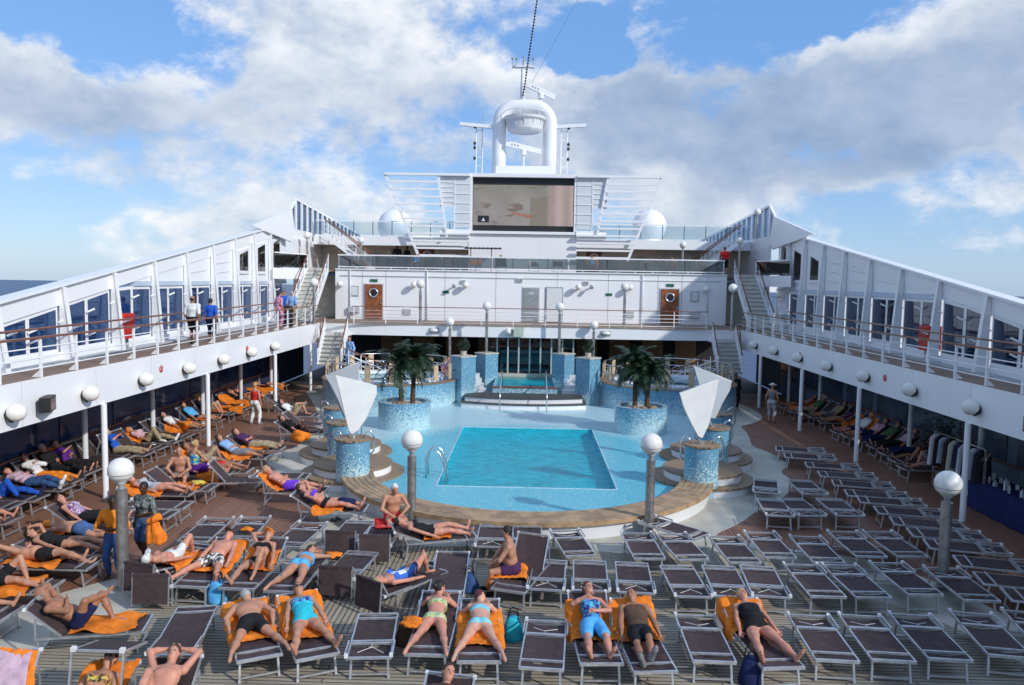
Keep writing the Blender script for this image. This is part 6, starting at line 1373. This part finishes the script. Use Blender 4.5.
right((809, 416), 'person in a khaki shirt far under the right gallery', 45, skin='tan', wear=[('shirt', 'khaki'), ('shorts', 'grey')], hair='short', hc='dark', far=1, h=.024)
right((790, 411), 'person in a green shirt far under the right gallery', 50, skin='pink', wear=[('shirt', 'green'), ('pants', 'khaki')], hair='hat', hc='white', far=1, h=.024)
right((780, 406), 'person on an orange towel farthest under the right gallery', 30, tw=(-.6, .8, .9), skin='deep_tan', wear=[('trunks', 'black')], hair='short', hc='black', far=1, h=.026)
right((856, 440), 'person in a dark green top behind the second right post', 48, skin='tan', wear=[('shirt', 'green'), ('pants', 'navy')], hair='short', hc='dark', far=1, h=.024)
right((844, 435), 'person in a striped shirt far under the right gallery', 42, skin='pink', fem=True, wear=[('shirt', 'stripes'), ('shorts', 'navy')], hair='short', hc='brown', far=1, h=.024)
empties([(xend((798, 413), 1), 48)], 'with raised back among the people under the right gallery')
left((268, 456), 'person in a pale blue shirt beside the dark purple shirt', 42, tw=(-.5, .5, .8), skin='tan', wear=[('shirt', 'lightblue'), ('shorts', 'grey')], hair='short', hc='brown', arms=('belly', 'side'), h=.02)
left((250, 470), 'sunbather in red trunks in the middle of the left deck', 20, tw=(-.3, .9, .8), skin='deep_tan', wear=[('trunks', 'red')], hair='short', hc='black', h=.02)
# people on their feet
def stand(px, py, z, label, rz, Y=None, **k):
    if Y is None: x_, y_ = G(px, py, z)
    else: x_, y_ = AY(px, py, Y)[0], Y
    k.setdefault('pose', 'stand'); return person(k, (x_, y_, z), rz, label)
stand(146, 562, 0, 'dark-skinned woman in a camouflage shirt and denim shorts walking with orange towels', -.25, skin='brown', fem=True, wear=[('shirt', 'camo'), ('shorts', 'denim'), ('shoes', 'grey')], hair='short', hc='black', stride=.14, arms=('side', 'belly'), h=.014, turn=.3)
x_, y_ = G(155, 527, .95); o = thing('towel_bundle', 'bundle of orange towels carried by the walking woman', 'towel', (x_, y_-.02, .62)); b = MB(); vs = []; n_ = 40
for j in range(15):
    u = j/14
    for i in range(n_): a = 2*PI*i/n_; r_ = (.19-.05*u+.03*math.sin(5*u))*(1+.16*math.sin(5*a+2*u)+.09*math.sin(11*a))*(1 if j < 14 else .3); vs.append((r_*math.cos(a)*.9+.02*math.sin(6*u), r_*math.sin(a)*.55, .46*u+(.03*math.sin(3*a) if j in (0, 14) else 0)))
fs = [(j*n_+i, j*n_+(i+1) % n_, (j+1)*n_+(i+1) % n_, (j+1)*n_+i) for j in range(14) for i in range(n_)]+[tuple(range(n_-1, -1, -1)), tuple(14*n_+i for i in range(n_))]
b.add(vs, fs); b.build('hanging_folds', ORANGE, o, True); b = MB(); b.sphere((0, 0, 0), .13, 24, .7); b.v = [(v[0]*(1.1+.15*math.sin(9*v[1]*8)), v[1]*(1+.2*math.sin(v[0]*40)), v[2]+.50+.04*math.sin(v[0]*22)) for v in b.v]; b.build('folded_top', ORANGE, o, True)
stand(115, 577, 0, 'dark-skinned man in an orange towel and jeans behind the left lamp post', .1, skin='brown', wear=[('pants', 'jeans'), ('shirt', 'orange')], hair='short', hc='black', arms=('belly', 'belly'), h=.014, turn=.2, sc=.96)
stand(255, 424, 0, 'woman in a red sleeveless top and white trousers standing on the left deck', 2.9, skin='pink', fem=True, wear=[('top', 'red'), ('pants', 'white'), ('shoes', 'grey')], hair='short', hc='blond', spread=.5, h=.018)
stand(771, 422, 0, 'person in a white sun hat and grey clothes walking under the right gallery', 2.7, skin='tan', fem=True, wear=[('top', 'grey'), ('capri', 'lightgrey')], hair='hat', hc='white', stride=.08, h=.02)
stand(735, 408, 0, 'person in black standing in the dark doorway at the far right', .4, skin='deep_tan', wear=[('long_shirt', 'black'), ('pants', 'black')], hair='short', hc='black', h=.022)
stand(193, 344, FT, 'man in a white shirt and black shorts walking along the left gallery', PI, skin='deep_tan', wear=[('shirt', 'white'), ('shorts', 'black'), ('shoes', 'brown')], hair='bald', hc='dark', stride=.12, h=.016, fat=.6)
stand(211, 341, FT, 'woman in a blue top and jeans walking along the left gallery', PI, skin='tan', fem=True, wear=[('shirt', 'blue'), ('capri', 'navy')], hair='short', hc='dark', stride=.10, h=.017, fat=.4, sc=.93)
stand(279, 331, FT, Y=37.6, label= 'woman dressed in pink standing at the left stairs', rz=2.6, skin='pink', fem=True, wear=[('shirt', 'pink'), ('pants', 'pink')], hair='short', hc='dark', h=.019, fat=.4)
stand(292, 329, FT, Y=39.5, label= 'man in a light blue shirt and khaki trousers at the left stairs', rz=2.9, skin='pink', wear=[('shirt', 'lightblue'), ('pants', 'khaki')], hair='short', hc='grey', h=.019, fat=.4)
stand(284, 322, FT, Y=40.4, label= 'person in royal blue facing the camera at the left stairs', rz=.3, skin='tan', wear=[('shirt', 'blue'), ('pants', 'navy')], hair='short', hc='brown', h=.02)
stand(724, 280, 6.5, 'person in a red shirt at the head of the right stairs', 2.9, Y=46.7, skin='tan', wear=[('shirt', 'red'), ('shorts', 'black')], hair='short', hc='brown', h=.02)
stand(397, 270, 6.5, 'dark figure behind the glass railing with a white cap', .2, Y=50.5, skin='brown', wear=[('shirt', 'black'), ('pants', 'black')], hair='cap', hc='white', h=.024, far=1)
stand(407, 270, 6.5, 'shorter dark figure behind the glass railing without a cap', -.4, Y=50.7, skin='brown', fem=True, wear=[('shirt', 'black'), ('pants', 'navy')], hair='short', hc='black', h=.024, far=1, sc=.94)
stand(350, 366, 1.32, 'person in pale blue standing on the rim of the left hot tub', -.6, Y=39.7, skin='tan', wear=[('long_shirt', 'lightblue'), ('pants', 'lightblue')], hair='short', hc='brown', h=.022, far=1)
x_ = AY(447, 366, 38.5)[0]; person(dict(pose='sit', skin='pink', fem=True, wear=[('shirt', 'pink'), ('shorts', 'pink')], hair='short', hc='brown', seat=1.32-.06, zoff=-1.0, h=.022, far=1), (x_, 38.8, 0), .4, 'person in pink sitting on the rim of the left hot tub')
# loungers and sunbathers on the upper deck behind the glass
for i in range(13):
    x_ = -10.4+1.75*i+random.uniform(-.2, .2); a = (2, 35, 45)[i % 3]; y_ = 47.7+.5*(i % 2)
    o = lounger(x_, y_, random.uniform(-.15, .15)+(PI if i % 4 == 1 else 0), f'brown lounger behind the glass railing of the upper deck, {ORD[i]} from the left', a, None, 6.505)
    if i % 3 != 1:
        c_ = [('trunks', ('navy', 'black', 'red')[i % 3])] if i % 2 else [('swimsuit', ('plum', 'black', 'sky')[i % 3])]
        person(dict(skin=('tan', 'pink', 'deep_tan')[i % 3], fem=i % 2 == 0, wear=c_, hair='short', hc=('brown', 'black', 'blond')[i % 3], ang=a, far=1, h=.028, legs=('bent' if i % 2 else 'flat', 'flat')), (x_, y_, 6.505), o.rotation_euler.z, f'sunbather behind the glass railing of the upper deck, {ORD[i]} lounger from the left')
    if i % 4 == 0: towel((x_, y_), o.rotation_euler.z, f'orange towel on the {ORD[i]} lounger behind the glass railing', a, -.3, .9, .8, None, 60+i, 6.505)
# bags and small things on the deck
bag(513, 640, 'teal beach bag beside the pale blue bikini', 'turq', .36, .40); bag(157+60, 603, 'bright blue bag under the lounger of the man in patterned shorts', 'sky', .38, .42); bag(469, 592, 'round blue bag left of the big seated man', 'jeans', .40, .36)
bag(750, 684, 'dark backpack under the black swimsuit lounger at the bottom', 'navy', .38, .42); bag(405, 645, 'dark brown bag beside the leafy bikini', 'brown', .34, .36); bag(318, 600, 'black bag with straps left of the hooded lounger', 'black', .36, .30)
for i, (px, py) in enumerate(((333, 521), (338, 519))):
    x_, y_ = G(px, py, 0); o = thing('flip_flop', 'black flip-flop lying on the cream deck near the left rim', 'sandal', (x_, y_, .006), .6, 'pair of black flip-flops')
    b = MB(); b.prism([(-.04, -.13), (.04, -.13), (.05, .05), (.03, .13), (-.03, .13), (-.05, .05)], 0, .02); b.build('sole', BLACK, o); b = MB(); b.tube([(-.045, -.02, .02), (0, .07, .06), (.045, -.02, .02)], .008, 5); b.build('strap', BLACK, o)
